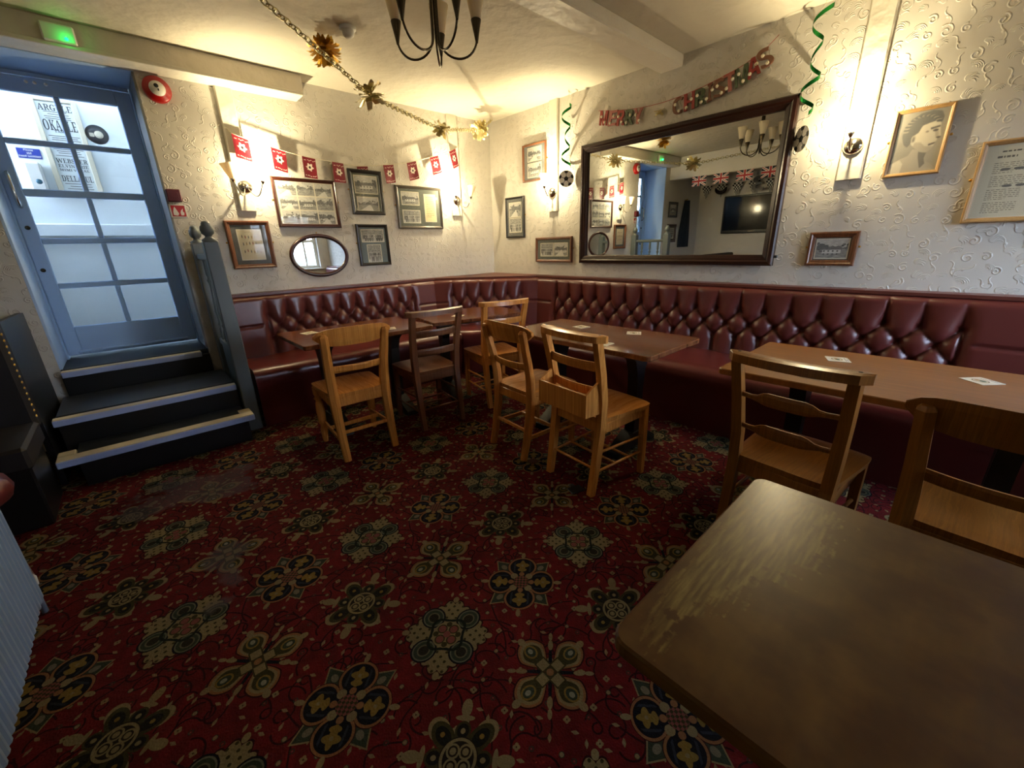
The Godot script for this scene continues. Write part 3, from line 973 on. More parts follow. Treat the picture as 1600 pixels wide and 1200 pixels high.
func steps() -> void:
	var s := thing("entrance_steps", "black painted steps with pale nosings up to the blue door", "steps", Vector3(0, 0, -3.34))
	# [front z, back z, top y, x0, x1]
	var lv := [[-3.365, -3.62, 0.2, -0.455, 0.43], [-3.625, -4.19, 0.38, -0.515, 0.44], [-4.195, -4.78, 0.56, -0.485, 0.385]]
	for k in 3:
		var a: Array = lv[k]
		part("riser", MB.new().box(Vector3((a[3] + a[4]) / 2, (a[2] - 0.03) / 2, (a[0] + a[1]) / 2 + 3.34), Vector3(a[4] - a[3], a[2] - 0.03, a[0] - a[1]), 0.004).done(), M.black_paint, s)
		part("tread", MB.new().box(Vector3((a[3] + a[4]) / 2, a[2] - 0.012, (a[0] + a[1]) / 2 + 3.31), Vector3(a[4] - a[3], 0.024, a[0] - a[1] - 0.06), 0.003).done(), M.tread_lino, s)
	var tops := [[-0.035, 0.2, -0.042, 1.012, 0.085], [-0.045, 0.38, -0.28, 0.965, 0.06], [-0.075, 0.56, -0.85, 0.81, 0.055]]
	for a in tops:
		part("nosing", MB.new().box(Vector3(a[0], a[1] - 0.024, a[2]), Vector3(a[3], 0.040, a[4]), 0.004).done(), M.nosing_cool_front, s)
		part("worn_tread_edge", MB.new().box(Vector3(a[0], a[1] - 0.002, a[2] - 0.002), Vector3(a[3] - 0.004, 0.006, a[4] - 0.004), 0.002).done(), M.nosing, s)
	for x in [-0.50, 0.43]:
		part("nosing_return", MB.new().box(Vector3(x, 0.182, -0.125), Vector3(0.08, 0.04, 0.085), 0.005).done(), M.nosing, s)
	# black side panel to the left of the flight
	var p := thing("stair_panel", "black side panel rising left of the entrance steps", "panel", Vector3(-0.562, 0, -3.9))
	part("board", MB.new().prism(PackedVector2Array([Vector2(-0.34, 0), Vector2(0.40, 0), Vector2(0.40, 1.0), Vector2(-0.34, 0.98)]), -0.015, 0.015, Transform3D(Basis(Vector3.UP, -PI / 2), Vector3.ZERO)).done(), M.black_paint, p)
	# balustrade on the right of the flight
	var b := thing("balustrade", "grey painted balustrade with turned balusters and ball finials", "balustrade", Vector3(0.495, 0, -3.59))
	for k in 2:
		var z: float = [0.0, -0.60][k]
		var nw := part("newel", MB.new().box(Vector3(0, 0.70, 0), Vector3(0.09, 1.40, 0.09), 0.006).done(), M.grey_paint, b, Vector3(0, 0, z))
		part("finial", MB.new(true).lathe([Vector2(0.045, 1.40), Vector2(0.044, 1.412), Vector2(0.022, 1.425), Vector2(0.02, 1.435), Vector2(0.036, 1.45), Vector2(0.041, 1.472), Vector2(0.038, 1.495), Vector2(0.028, 1.505), Vector2(0.029, 1.51), Vector2(0.022, 1.525), Vector2(0, 1.532)], 18).done(), M.grey_paint, nw)
	part("handrail", MB.new().box(Vector3(0, 1.30, -0.30), Vector3(0.06, 0.045, 0.52), 0.01).done(), M.grey_paint, b)
	part("bottom_rail", MB.new().box(Vector3(0, 0.63, -0.30), Vector3(0.05, 0.05, 0.52), 0.006).done(), M.grey_paint, b)
	part("string_board", MB.new().box(Vector3(0, 0.30, -0.30), Vector3(0.03, 0.6, 0.52), 0.004).done(), M.grey_paint, b)
	var bal := MB.new(true).lathe([Vector2(0.018, 0.65), Vector2(0.018, 0.74), Vector2(0.010, 0.76), Vector2(0.020, 0.78), Vector2(0.012, 0.80), Vector2(0.022, 0.88), Vector2(0.016, 0.96), Vector2(0.009, 1.06), Vector2(0.012, 1.10), Vector2(0.021, 1.12), Vector2(0.011, 1.145), Vector2(0.018, 1.17), Vector2(0.018, 1.28)], 14).done()
	for k in 3: part("baluster", bal, M.grey_paint, b, Vector3(0, 0, -0.15 - 0.15 * k))
# ---------------------------------------------------------------- banquette
func tuft(s: float, y: float, s0: float, s1: float, a: float) -> float:
	var u := (s - s0) / a
	var n := (s1 - s0) / a
	var v := (0.79 - y) / 0.10
	var f := 1.0
	# creases above the top row are deep at the button and thin to a line at the top
	var high := smoothstep(0.0, 1.7, -v)
	if u < 0.0 or u > n:
		var e := minf(-u if u < 0.0 else u - n, 0.5)
		f = 1.0 - (1.0 - pow(absf(sin(PI * e)), lerpf(0.5, 0.16, high))) * lerpf(1.0, 0.5, high)
		if e > 0.3: f *= 1.0 - 0.45 * exp(-pow((y - 0.715) / 0.007, 2.0)) * smoothstep(0.3, 0.5, e)
	elif v < 0.0:
		f = 1.0 - (1.0 - pow(absf(sin(PI * u)), lerpf(0.55, 0.16, high))) * lerpf(1.0, 0.5, high)
	elif v <= 2.0:
		f = pow(absf(sin(PI * (u + v * 0.5)) * sin(PI * (u - v * 0.5))), 0.275)
	else:
		f = pow(absf(sin(PI * u)), 0.5)
	# the buttons pull the hide in
	var row := clampi(roundi(v), 0, 2)
	var off := 0.5 if row == 1 else 0.0
	var k := clampf(roundf(u - off), 0.0, floorf(n + 0.01 - off)) + off
	var r := Vector2((u - k) * a, (v - row) * 0.10).length()
	return 0.016 + 0.056 * f - 0.022 * exp(-pow(r / 0.02, 2.0))

func bench_section(called_label: String, a0: Vector2, a1: Vector2, w0: Vector2, w1: Vector2, b0: Vector2, b1: Vector2, ledge: PackedVector2Array, s0: float, s1: float, cols: int) -> void:
	var base := Vector3(b0.x, 0, b0.y)
	var t := thing("banquette", called_label, "bench", base, 0.0, "oxblood banquette sections")
	var len := a0.distance_to(a1)
	var dir := (a1 - a0) / len
	var nrm := Vector2(-dir.y, dir.x)
	if nrm.dot((b0 + b1) * 0.5 - (a0 + a1) * 0.5) < 0.0: nrm = -nrm
	var a := (s1 - s0) / cols
	var ns := int(len / 0.0105)
	var ny := 52
	var m := MB.new(true)
	var rows := []
	for i in ns + 1:
		var s := len * i / ns
		var col := []
		for j in ny + 1:
			var y := lerpf(0.43, 0.968, float(j) / ny)
			var d := tuft(s, y, s0, s1, a)
			var top := clampf((y - 0.925) / 0.043, 0.0, 1.0)
			d *= sqrt(maxf(0.0, 1.0 - top * top * 0.92))
			d += 0.05 * (0.968 - y) / 0.54
			var edge := minf(s, len - s)
			if edge < 0.02: d *= sqrt(0.4 + 0.6 * edge / 0.02)
			var p := a0 + dir * s + nrm * d
			col.append(Vector3(p.x, y, p.y) - base)
		rows.append(col)
	var out := Vector3(nrm.x, 0.0, nrm.y)
	for i in ns:
		for j in ny: m.quad_out(rows[i][j], rows[i][j + 1], rows[i + 1][j + 1], rows[i + 1][j], out)
	m.smooth(false)
	for i in ns:      # top strip back to the ledge
		var q0 := w0.lerp(w1, float(i) / ns)
		var q1 := w0.lerp(w1, float(i + 1) / ns)
		m.quad_out(rows[i][ny], rows[i + 1][ny], Vector3(q1.x, 0.968, q1.y) - base, Vector3(q0.x, 0.968, q0.y) - base, Vector3.UP)
	for e in [0, ns]: # closed ends
		var w := w0 if e == 0 else w1
		for j in ny:
			m.quad_out(rows[e][j], rows[e][j + 1], Vector3(w.x, rows[e][j + 1].y, w.y) + Vector3(-base.x, 0, -base.z), Vector3(w.x, rows[e][j].y, w.y) + Vector3(-base.x, 0, -base.z), Vector3(dir.x, 0, dir.y) * (-1.0 if e == 0 else 1.0))
	var back := part("backrest", m.done(), M.leather, t)
	var bm := MB.new(true).lathe([Vector2(0, 0.010), Vector2(0.007, 0.008), Vector2(0.011, 0.002), Vector2(0.011, -0.004)], 10).done()
	for row in 3:
		for k in cols + (1 if row != 1 else 0):
			var s := s0 + (k + (0.5 if row == 1 else 0.0)) * a
			var y := 0.79 - 0.10 * row
			var d := tuft(s, y, s0, s1, a) + 0.05 * (0.968 - y) / 0.54
			var p := a0 + dir * s + nrm * d
			var o := part("button", bm, M.leather, back, Vector3(p.x, y, p.y) - base)
			o.basis = Basis(Quaternion(Vector3.UP, out))
	# seat: rounded roll front, sloping skirt
	var prof := [Vector2(0.0, 0.44), Vector2(0.06, 0.458), Vector2(0.45, 0.462), Vector2(0.80, 0.470), Vector2(0.90, 0.466), Vector2(0.955, 0.452), Vector2(0.988, 0.428), Vector2(1.0, 0.395), Vector2(0.995, 0.36), Vector2(0.985, 0.33)]
	var skirt := [Vector2(0.984, 0.335), Vector2(0.97, 0.27), Vector2(0.93, 0.05), Vector2(0.925, 0.0)]
	var la := b0.distance_to(b1)
	var nn := maxi(2, int(la / 0.06))
	var nz := FastNoiseLite.new()
	nz.seed = 31
	nz.frequency = 1.6
	var sheet_of := func(pr: Array, mm: MB, wob: float) -> void:
		var g := []
		for i in nn + 1:
			var f := float(i) / nn
			var p := a0.lerp(a1, f) + nrm * 0.05
			var q := b0.lerp(b1, f)
			var c := []
			for v in pr:
				var x := p.lerp(q, v.x)
				c.append(Vector3(x.x, v.y + wob * nz.get_noise_2d(x.x * 2.0, x.y * 2.0) * (1.0 - v.x * 0.3), x.y) - base)
			g.append(c)
		for i in nn:
			for j in pr.size() - 1:
				var e: Vector3 = g[i][j + 1] - g[i][j]
				var o := Vector3(nrm.x, 0, nrm.y) * -e.y + Vector3.UP * maxf(0.02, Vector2(e.x, e.z).dot(nrm))
				mm.quad_out(g[i][j], g[i][j + 1], g[i + 1][j + 1], g[i + 1][j], o)
		mm.smooth(false)
		for e in [0, nn]:
			for j in pr.size() - 1:
				var lo: float = 0.32 if pr[0].x < 0.1 else 0.0
				var k0: Vector3 = g[e][j]
				var k1: Vector3 = g[e][j + 1]
				mm.quad_out(k0, k1, Vector3(k1.x, minf(k1.y, lo), k1.z), Vector3(k0.x, minf(k0.y, lo), k0.z), Vector3(dir.x, 0, dir.y) * (-1.0 if e == 0 else 1.0))
	var sm := MB.new(true)
	sheet_of.call(prof, sm, 0.01)
	part("seat", sm.done(), M.seat_leather, t)
	var km := MB.new(true)
	sheet_of.call(skirt, km, 0.0)
	part("skirt", km.done(), M.seat_leather, t)
	part("top_ledge", MB.new().prism(ledge, 0.968, 0.988, Transform3D(Basis(Vector3(1, 0, 0), Vector3(0, 0, 1), Vector3(0, 1, 0)), -base)).done(), M.ledge_red, t)

func benches() -> void:
	bench_section("oxblood buttoned banquette under the framed photographs, from the newel post", Vector2(0.56, -4.17), Vector2(2.595, -4.17), Vector2(0.56, ZB), Vector2(2.595, ZB), Vector2(0.56, -3.52), Vector2(2.50, -3.52),
		PackedVector2Array([Vector2(0.555, ZB), Vector2(2.6, ZB), Vector2(2.6, -4.125), Vector2(0.555, -4.125)]), 0.30, 1.725, 9)
	bench_section("oxblood buttoned banquette corner section cutting across the room corner", Vector2(2.605, -4.165), Vector2(3.505, -3.345), Vector2(2.605, -4.2), Vector2(3.54, -3.345), Vector2(2.505, -3.52), Vector2(2.80, -3.26),
		PackedVector2Array([Vector2(2.602, ZB), Vector2(XR, ZB), Vector2(XR, -3.345), Vector2(3.475, -3.345), Vector2(2.602, -4.128)]), 0.22, 1.0, 5)
	bench_section("long oxblood buttoned banquette under the big mirror", Vector2(3.51, -3.335), Vector2(3.51, 1.5), Vector2(XR, -3.335), Vector2(XR, 1.5), Vector2(2.80, -3.25), Vector2(2.80, 1.5),
		PackedVector2Array([Vector2(XR, -3.34), Vector2(XR, 1.505), Vector2(3.468, 1.505), Vector2(3.468, -3.34)]), 0.305, 3.367, 18)

# ---------------------------------------------------------------- tables
func rounded_top(w: float, l: float, y: float, th: float, r: float, ch: float) -> ArrayMesh:
	var m := MB.new()
	var ring := func(ins: float, yy: float) -> Array:
		var p := []
		for q in 4:
			var cx := (w / 2 - r) * (1.0 if q == 0 or q == 3 else -1.0)
			var cz := (l / 2 - r) * (1.0 if q < 2 else -1.0)
			for k in 6:
				var a := q * PI / 2 + k * PI / 10
				p.append(Vector3(cx + cos(a) * (r - ins), yy, cz + sin(a) * (r - ins)))
		return p
	var rs := [ring.call(ch, y - th), ring.call(0.0, y - th + ch), ring.call(0.0, y - ch), ring.call(ch, y)]
	for k in 3:
		for i in 24:
			var j := (i + 1) % 24
			m.quad_out(rs[k][i], rs[k][j], rs[k + 1][j], rs[k + 1][i], Vector3(rs[k][i].x + rs[k][j].x, 0, rs[k][i].z + rs[k][j].z))
	for i in 24:
		m.tri_out(Vector3(0, y, 0), rs[3][i], rs[3][(i + 1) % 24], Vector3.UP)
		m.tri_out(Vector3(0, y - th, 0), rs[0][i], rs[0][(i + 1) % 24], Vector3.DOWN)
	return m.done()

func table(label: String, cx: float, cz: float, w: float, l: float, turn: float, top: Material, r := 0.02) -> void:
	var t := thing("pub_table", label, "table", Vector3(cx, 0, cz), turn, "pub tables")
	part("tabletop", rounded_top(w, l, 0.735, 0.03, r, 0.004), top, t)
	part("under_frame", MB.new().box(Vector3(0, 0.69, 0), Vector3(w * 0.62, 0.03, l * 0.80), 0.004).done(), M.table_edge, t)
	for s in [-1, 1]:
		var z: float = s * l * 0.28
		var pd := part("pedestal", MB.new().prism(PackedVector2Array([Vector2(-0.04, 0.10), Vector2(0.04, 0.10), Vector2(0.036, 0.42), Vector2(0.045, 0.54), Vector2(0.075, 0.62), Vector2(0.14, 0.675), Vector2(-0.14, 0.675), Vector2(-0.075, 0.62), Vector2(-0.045, 0.54), Vector2(-0.036, 0.42)]), z - 0.035, z + 0.035).done(), M.iron, t)
		part("foot", MB.new().prism(PackedVector2Array([Vector2(-w * 0.36, 0), Vector2(-w * 0.27, 0), Vector2(-w * 0.2, 0.03), Vector2(w * 0.2, 0.03), Vector2(w * 0.27, 0), Vector2(w * 0.36, 0), Vector2(w * 0.35, 0.035), Vector2(w * 0.22, 0.085), Vector2(0.06, 0.13), Vector2(-0.06, 0.13), Vector2(-w * 0.22, 0.085), Vector2(-w * 0.35, 0.035)]), z - 0.045, z + 0.045).done(), M.iron, pd)

func worn_top() -> StandardMaterial3D:
	# brown varnish rubbed away to bare grain along one end
	var n := 512
	var im := wood_img(33, Color(0.35, 0.235, 0.095), Color(0.49, 0.35, 0.165), 0.7)
	im.rotate_90(CLOCKWISE)
	im.resize(n, n, Image.INTERPOLATE_BILINEAR)
	var a := FastNoiseLite.new()
	a.seed = 4
	a.frequency = 0.012
	var b := FastNoiseLite.new()
	b.seed = 6
	b.frequency = 0.05
	for j in n:
		for i in n:
			var u := float(i) / n
			var v := float(j) / n
			var c := im.get_pixel(i, j)
			c = c.lerp(Color(0.29, 0.165, 0.06), clampf(0.3 + 0.9 * a.get_noise_2d(i * 0.9, j * 1.4), 0.0, 0.65))
			# the patch: along the far end, ragged with the grain
			var hi := 0.045 + 0.115 * smoothstep(0.0, 0.75, u) - 0.10 * smoothstep(0.88, 1.0, u)
			hi += 0.022 * b.get_noise_2d(i * 0.5, 10.0) + 0.03 * a.get_noise_2d(i * 3.0, j * 6.0)
			var lo := maxf(0.012, 0.04 - 0.16 * u)
			var k := minf(hi - v, v - lo)
			k = minf(k, (u - 0.05) * 0.2)
			k += 0.02 * b.get_noise_2d(i * 0.3, j * 4.0)
			if k > 0.0:
				var g := clampf(0.5 + 0.9 * b.get_noise_2d(i * 0.22 + 90.0, j * 4.5), 0.0, 1.0)
				c = c.lerp(Color(0.60, 0.51, 0.30).lerp(Color(0.36, 0.26, 0.12), g), 0.9 if k > 0.006 else 0.5)
			im.set_pixel(i, j, c)
	var m := mk("table_worn", Color(0.88, 0.88, 0.86), 0.31)
	tri_tex(m, ImageTexture.create_from_image(im), Vector3(1.0 / 0.66, 1, 1.0 / 1.22))
	m.uv1_offset = Vector3(0.5, 0, 0.5)
	m.metallic_specular = 0.4
	return m

func tables() -> void:
	table("brown pub table nearest the steps under the oval mirror", 1.24, -3.14, 0.65, 0.98, PI / 2, M.table_brown)
	table("brown pub table set askew in the corner of the banquette", 2.27, -3.09, 0.58, 0.90, PI / 2 - 0.19, M.table_brown)
	table("brown pub table in the middle below the big mirror, reflecting light", 2.275, -1.64, 0.63, 1.15, 0.0, M.table_brown, 0.03)
	table("lighter brown pub table below the small framed photograph", 2.375, -0.10, 0.74, 1.26, 0.0, M.table_oak)
	table("worn pub table with rubbed varnish closest to the camera", 0.76, 0.345, 0.66, 1.22, 0.0, worn_top(), 0.03)

# ---------------------------------------------------------------- chairs
func seat_mesh() -> ArrayMesh:
	var m := MB.new(true)
	var n := 14
	var top := []
	var bot := []
	for i in n + 1:
		var rt := []
		var rb := []
		for j in n + 1:
			var u := lerpf(-1.0, 1.0, float(i) / n)
			var v := lerpf(-1.0, 1.0, float(j) / n)
			var hw := lerpf(0.215, 0.185, (v + 1.0) / 2.0)
			var k := 1.0 - 0.06 * pow(absf(u), 6.0) * pow(absf(v), 6.0)
			var x := u * hw * k
			var z := v * 0.20 * k - 0.012 * (1.0 - u * u) * (1.0 if v < 0.0 else 0.0) * -v
			var y := 0.452
			for s in [-1.0, 1.0]: y -= 0.013 * exp(-pow((x - s * 0.075) / 0.06, 2.0) - pow((z - 0.03) / 0.10, 2.0))
			if maxf(absf(u), absf(v)) > 0.99: y -= 0.005
			rt.append(Vector3(x, y, z))
			rb.append(Vector3(x * 0.98, 0.420, z * 0.98))
		top.append(rt)
		bot.append(rb)
	for i in n:
		for j in n: m.quad_out(top[i][j], top[i][j + 1], top[i + 1][j + 1], top[i + 1][j], Vector3.UP)
	m.smooth(false)
	for i in n:
		for j in n: m.quad_out(bot[i][j], bot[i][j + 1], bot[i + 1][j + 1], bot[i + 1][j], Vector3.DOWN)
	for i in n:
		for e in [0, n]:
			m.quad_out(top[i][e], top[i + 1][e], bot[i + 1][e], bot[i][e], Vector3(0, 0, -1.0 if e == 0 else 1.0))
			m.quad_out(top[e][i], top[e][i + 1], bot[e][i + 1], bot[e][i], Vector3(-1.0 if e == 0 else 1.0, 0, 0))
	return m.done()

# board across the back: half width, y of its lower and upper edge as functions of u in -1..1, bow, thickness
func back_board(hw: float, lo: Callable, hi: Callable, zc: float, bow: float, lean: float, th: float) -> ArrayMesh:
	var m := MB.new()
	var f := []
	var b := []
	for i in 17:
		var u := lerpf(-1.0, 1.0, i / 16.0)
		var rf := []
		var rb := []
		for j in 5:
			var y := lerpf(lo.call(u), hi.call(u), j / 4.0)
			var z: float = zc + bow * (1.0 - u * u) + lean * (y - lo.call(0.0))
			var ease := 0.003 if j == 0 or j == 4 else 0.0
			rf.append(Vector3(u * hw, y, z + th / 2 - ease))
			rb.append(Vector3(u * hw, y, z - th / 2 + ease))
		f.append(rf)
		b.append(rb)
	m.slab(f, b, Vector3(0, 0, 1))
	return m.done()

func stretcher(a: Vector3, b: Vector3, r := 0.0085) -> ArrayMesh:
	return MB.new(true).tube([a, a.lerp(b, 0.5), b], [r * 0.85, r, r * 0.85], 8).done()

func chapel_chair(label: String, at: Vector3, deg: float, m: Material, box := false, wavy := false) -> void:
	var t := thing("chapel_chair", label, "chair", at, deg_to_rad(deg), "chapel chairs")
	part("seat", seat_mesh(), m, t)
	for s in [-1.0, 1.0]:
		part("back_leg", MB.new().tube([Vector3(s * 0.166, 0, 0.242), Vector3(s * 0.168, 0.2, 0.212), Vector3(s * 0.170, 0.42, 0.188), Vector3(s * 0.174, 0.55, 0.192), Vector3(s * 0.181, 0.70, 0.218), Vector3(s * 0.188, 0.874, 0.262)], [0.024, 0.027, 0.029, 0.029, 0.027, 0.025], 4).done(), m, t)
		part("front_leg", MB.new().tube([Vector3(s * 0.185, 0, -0.172), Vector3(s * 0.184, 0.22, -0.170), Vector3(s * 0.182, 0.421, -0.168)], [0.020, 0.024, 0.026], 4).done(), m, t)
		part("apron", MB.new().box(Vector3(s * 0.177, 0.392, 0.01), Vector3(0.018, 0.054, 0.33), 0.002, Basis(Vector3.UP, s * 0.035)).done(), m, t)
		part("stretcher", stretcher(Vector3(s * 0.184, 0.145, -0.17), Vector3(s * 0.168, 0.135, 0.222)), m, t)
		part("stretcher", stretcher(Vector3(s * 0.184, 0.245, -0.17), Vector3(s * 0.169, 0.25, 0.206)), m, t)
	for z in [-0.168, 0.188]:
		part("apron", MB.new().box(Vector3(0, 0.392, z), Vector3(0.335, 0.054, 0.018), 0.002).done(), m, t)
	for z in [-0.06, 0.06]:
		part("stretcher", stretcher(Vector3(-0.178, 0.142, z), Vector3(0.178, 0.142, z)), m, t)
	part("stretcher", stretcher(Vector3(-0.168, 0.155, 0.219), Vector3(0.168, 0.155, 0.219)), m, t)
	# flat curved top rail with two plugged dowels
	var up := []
	var dn := []
	for i in 17:
		var u := lerpf(-1.0, 1.0, i / 16.0)
		var zc := 0.243 + 0.035 * (1.0 - u * u)
		var hd := 0.036 * sqrt(maxf(0.05, 1.0 - pow(absf(u), 14.0)))
		var ru := []
		var rd := []
		for j in 4:
			var z: float = zc + lerpf(-hd, hd, j / 3.0)
			ru.append(Vector3(u * 0.228, 0.904 - (0.004 if j == 0 or j == 3 else 0.0), z))
			rd.append(Vector3(u * 0.228, 0.868, z))
		up.append(ru)
		dn.append(rd)
	var rail := part("top_rail", MB.new().slab(up, dn, Vector3.UP).done(), m, t)
	for s in [-1.0, 1.0]:
		part("dowel_plug", MB.new(true).lathe([Vector2(0.007, 0.903), Vector2(0.006, 0.9052), Vector2(0, 0.9055)], 10).done(), M.black_paint, rail, Vector3(s * 0.19, 0, 0.252))
	for y in [0.735, 0.595]:
		var z: float = 0.226 if y > 0.7 else 0.199
		if wavy:
			part("slat", back_board(0.166, func(u: float) -> float: return y - 0.028 + 0.012 * smoothstep(0.35, 0.75, absf(u)), func(u: float) -> float: return y + 0.026 - 0.022 * smoothstep(0.4, 0.7, absf(u)), z, 0.022, 0.12, 0.013), m, t)
		else:
			part("slat", back_board(0.166, func(_u: float) -> float: return y - 0.026, func(_u: float) -> float: return y + 0.024, z, 0.022, 0.12, 0.013), m, t)
	if box:
		# hymn book box on the back
		var b := part("book_box", MB.new().box(Vector3(0, 0.545, 0.312), Vector3(0.34, 0.125, 0.012), 0.002).done(), m, t)
		part("box_floor", MB.new().box(Vector3(0, 0.488, 0.265), Vector3(0.33, 0.01, 0.09), 0.001).done(), m, b)
		for s in [-1.0, 1.0]:
			part("box_side", MB.new().prism(PackedVector2Array([Vector2(0.215, 0.483), Vector2(0.318, 0.483), Vector2(0.318, 0.607), Vector2(0.225, 0.66)]), -0.006, 0.006, Transform3D(Basis(Vector3(0, 0, 1), Vector3(0, 1, 0), Vector3(-1, 0, 0)), Vector3(s * 0.172, 0, 0))).done(), m, b)

func bow_chair(label: String, at: Vector3, deg: float, m: Material, turned := false) -> void:
	var t := thing("bow_back_chair", label, "chair", at, deg_to_rad(deg), "bow back chairs")
	part("seat", seat_mesh(), m, t)
	for s in [-1.0, 1.0]:
		part("back_leg", MB.new().tube([Vector3(s * 0.166, 0, 0.252), Vector3(s * 0.167, 0.14, 0.222), Vector3(s * 0.169, 0.30, 0.196), Vector3(s * 0.170, 0.42, 0.188), Vector3(s * 0.173, 0.53, 0.194), Vector3(s * 0.178, 0.64, 0.214), Vector3(s * 0.184, 0.75, 0.243), Vector3(s * 0.188, 0.835, 0.262), Vector3(s * 0.188, 0.848, 0.263)], [0.024, 0.027, 0.031, 0.033, 0.032, 0.029, 0.027, 0.026, 0.016], 6).done(), m, t)
		if turned:
			part("front_leg", MB.new(true).lathe([Vector2(0.016, 0), Vector2(0.021, 0.03), Vector2(0.024, 0.10), Vector2(0.017, 0.13), Vector2(0.026, 0.15), Vector2(0.030, 0.24), Vector2(0.024, 0.30), Vector2(0.018, 0.32), Vector2(0.031, 0.335), Vector2(0.020, 0.35), Vector2(0.029, 0.37), Vector2(0.029, 0.421)], 16).done(), m, t, Vector3(s * 0.182, 0, -0.168))
		else:
			part("front_leg", MB.new().tube([Vector3(s * 0.184, 0, -0.17), Vector3(s * 0.183, 0.22, -0.168), Vector3(s * 0.18, 0.421, -0.166)], [0.020, 0.024, 0.027], 4).done(), m, t)
		part("apron", MB.new().box(Vector3(s * 0.177, 0.390, 0.01), Vector3(0.018, 0.058, 0.33), 0.002, Basis(Vector3.UP, s * 0.035)).done(), m, t)
		part("stretcher", MB.new().box(Vector3(s * 0.176, 0.15, 0.025), Vector3(0.014, 0.026, 0.385), 0.002, Basis(Vector3.UP, s * 0.035)).done(), m, t)
	for z in [-0.168, 0.188]:
		part("apron", MB.new().box(Vector3(0, 0.390, z), Vector3(0.335, 0.058, 0.018), 0.002).done(), m, t)
	part("stretcher", MB.new().box(Vector3(0, 0.15, -0.02), Vector3(0.34, 0.026, 0.014), 0.002).done(), m, t)
	part("stretcher", MB.new().box(Vector3(0, 0.19, 0.215), Vector3(0.33, 0.022, 0.014), 0.002).done(), m, t)
	part("top_rail", back_board(0.238, func(u: float) -> float: return 0.765 + 0.055 * pow(absf(u), 5.0), func(u: float) -> float: return 0.882 - 0.012 * u * u - 0.028 * pow(absf(u), 8.0), 0.212, 0.045, 0.22, 0.02), m, t)
	part("slat", back_board(0.164, func(_u: float) -> float: return 0.592, func(_u: float) -> float: return 0.636, 0.200, 0.03, 0.2, 0.014), m, t)

func chairs() -> void:
	bow_chair("honey wood curved-back chair with turned front legs, nearest the steps", Vector3(0.985, 0, -2.76), -3.0, M.honey_wood, true)
	chapel_chair("darker brown ladder-back chapel chair at the left tables", Vector3(1.605, 0, -2.79), -5.0, M.aged_wood)
	chapel_chair("honey wood chapel chair at the corner table, furthest from the camera", Vector3(2.275, 0, -2.75), -13.0, M.honey_wood)
	bow_chair("honey wood curved-back chair at the middle table beside the book box chair", Vector3(1.893, 0, -1.85), -94.5, M.honey_wood)
	chapel_chair("honey wood chapel chair with a book box on its back", Vector3(1.870, 0, -1.30), -95.5, M.honey_wood, true)
	chapel_chair("oak chapel chair with wavy slats at the right table", Vector3(1.940, 0, -0.335), -95.8, M.oak_wood, false, true)
	bow_chair("oak curved-back chair at the right edge of the picture", Vector3(1.885, 0, 0.20), -93.0, M.oak_wood)
# ---------------------------------------------------------------- framed things
func moulding(w: float, h: float, fw: float, d: float) -> ArrayMesh:
	var m := MB.new()
	var prof := [Vector2(0, 0), Vector2(0, d * 0.65), Vector2(fw * 0.12, d * 0.95), Vector2(fw * 0.38, d), Vector2(fw * 0.55, d * 0.78), Vector2(fw * 0.62, d * 0.8), Vector2(fw * 0.92, d * 0.62), Vector2(fw, d * 0.45), Vector2(fw, 0)]
	var cr := func(p: Vector2, q: int) -> Vector3:
		return Vector3((w / 2 - p.x) * (1.0 if q == 0 or q == 3 else -1.0), (h / 2 - p.x) * (1.0 if q < 2 else -1.0), p.y)
	for i in prof.size() - 1:
		for q in 4:
			var q2 := (q + 1) % 4
			var a: Vector3 = cr.call(prof[i], q)
			var b: Vector3 = cr.call(prof[i], q2)
			var mid := (a + b) * 0.5
			var outward := Vector3(mid.x, mid.y, 0).normalized()
			var e: Vector2 = prof[i + 1] - prof[i]
			m.quad_out(a, b, cr.call(prof[i + 1], q2), cr.call(prof[i + 1], q), outward * e.y + Vector3(0, 0, 1) * e.x)
	return m.done()

# prints: [x, y, w, h, Image]
func framed(called: String, label: String, wall: String, a0: float, a1: float, y0: float, y1: float, fw: float, fm: Material, mount: Material, prints: Array, hooks := true) -> Node3D:
	var w := a1 - a0
	var h := y1 - y0
	var t := on_wall(called, label, "picture", wall, (a0 + a1) / 2, y0)
	var c := Vector3(0, h / 2, 0.002)
	part("frame", moulding(w, h, fw, 0.026), fm, t, c)
	part("mount", MB.new().box(Vector3(0, 0, 0.005), Vector3(w - fw * 1.8, h - fw * 1.8, 0.006), 0.0).done(), mount, t, c)
	for p in prints:
		part("print", sheet(p[2], p[3]), print_mat(p[4]), t, c + Vector3(p[0], p[1], 0.0085))
		if mount != M.mount_cream:
			part("print_border", MB.new().box(Vector3(p[0], p[1], 0.0081), Vector3(p[2] + 0.014, p[3] + 0.014, 0.0006), 0.0).done(), M.mount_cream, t, c)
	part("glass", MB.new().box(Vector3(0, 0, 0.0125), Vector3(w - fw * 1.9, h - fw * 1.9, 0.002), 0.0).done(), M.picture_glass, t, c)
	if hooks:
		for s in [-1.0, 1.0]:
			part("screw_plate", MB.new(true).lathe([Vector2(0, 0.006), Vector2(0.006, 0.005), Vector2(0.0075, 0)], 10, Transform3D(Basis(Vector3(1, 0, 0), PI / 2), Vector3(s * (w / 2 + 0.008), h * 0.55, 0))).done(), M.brass, t)
	return t

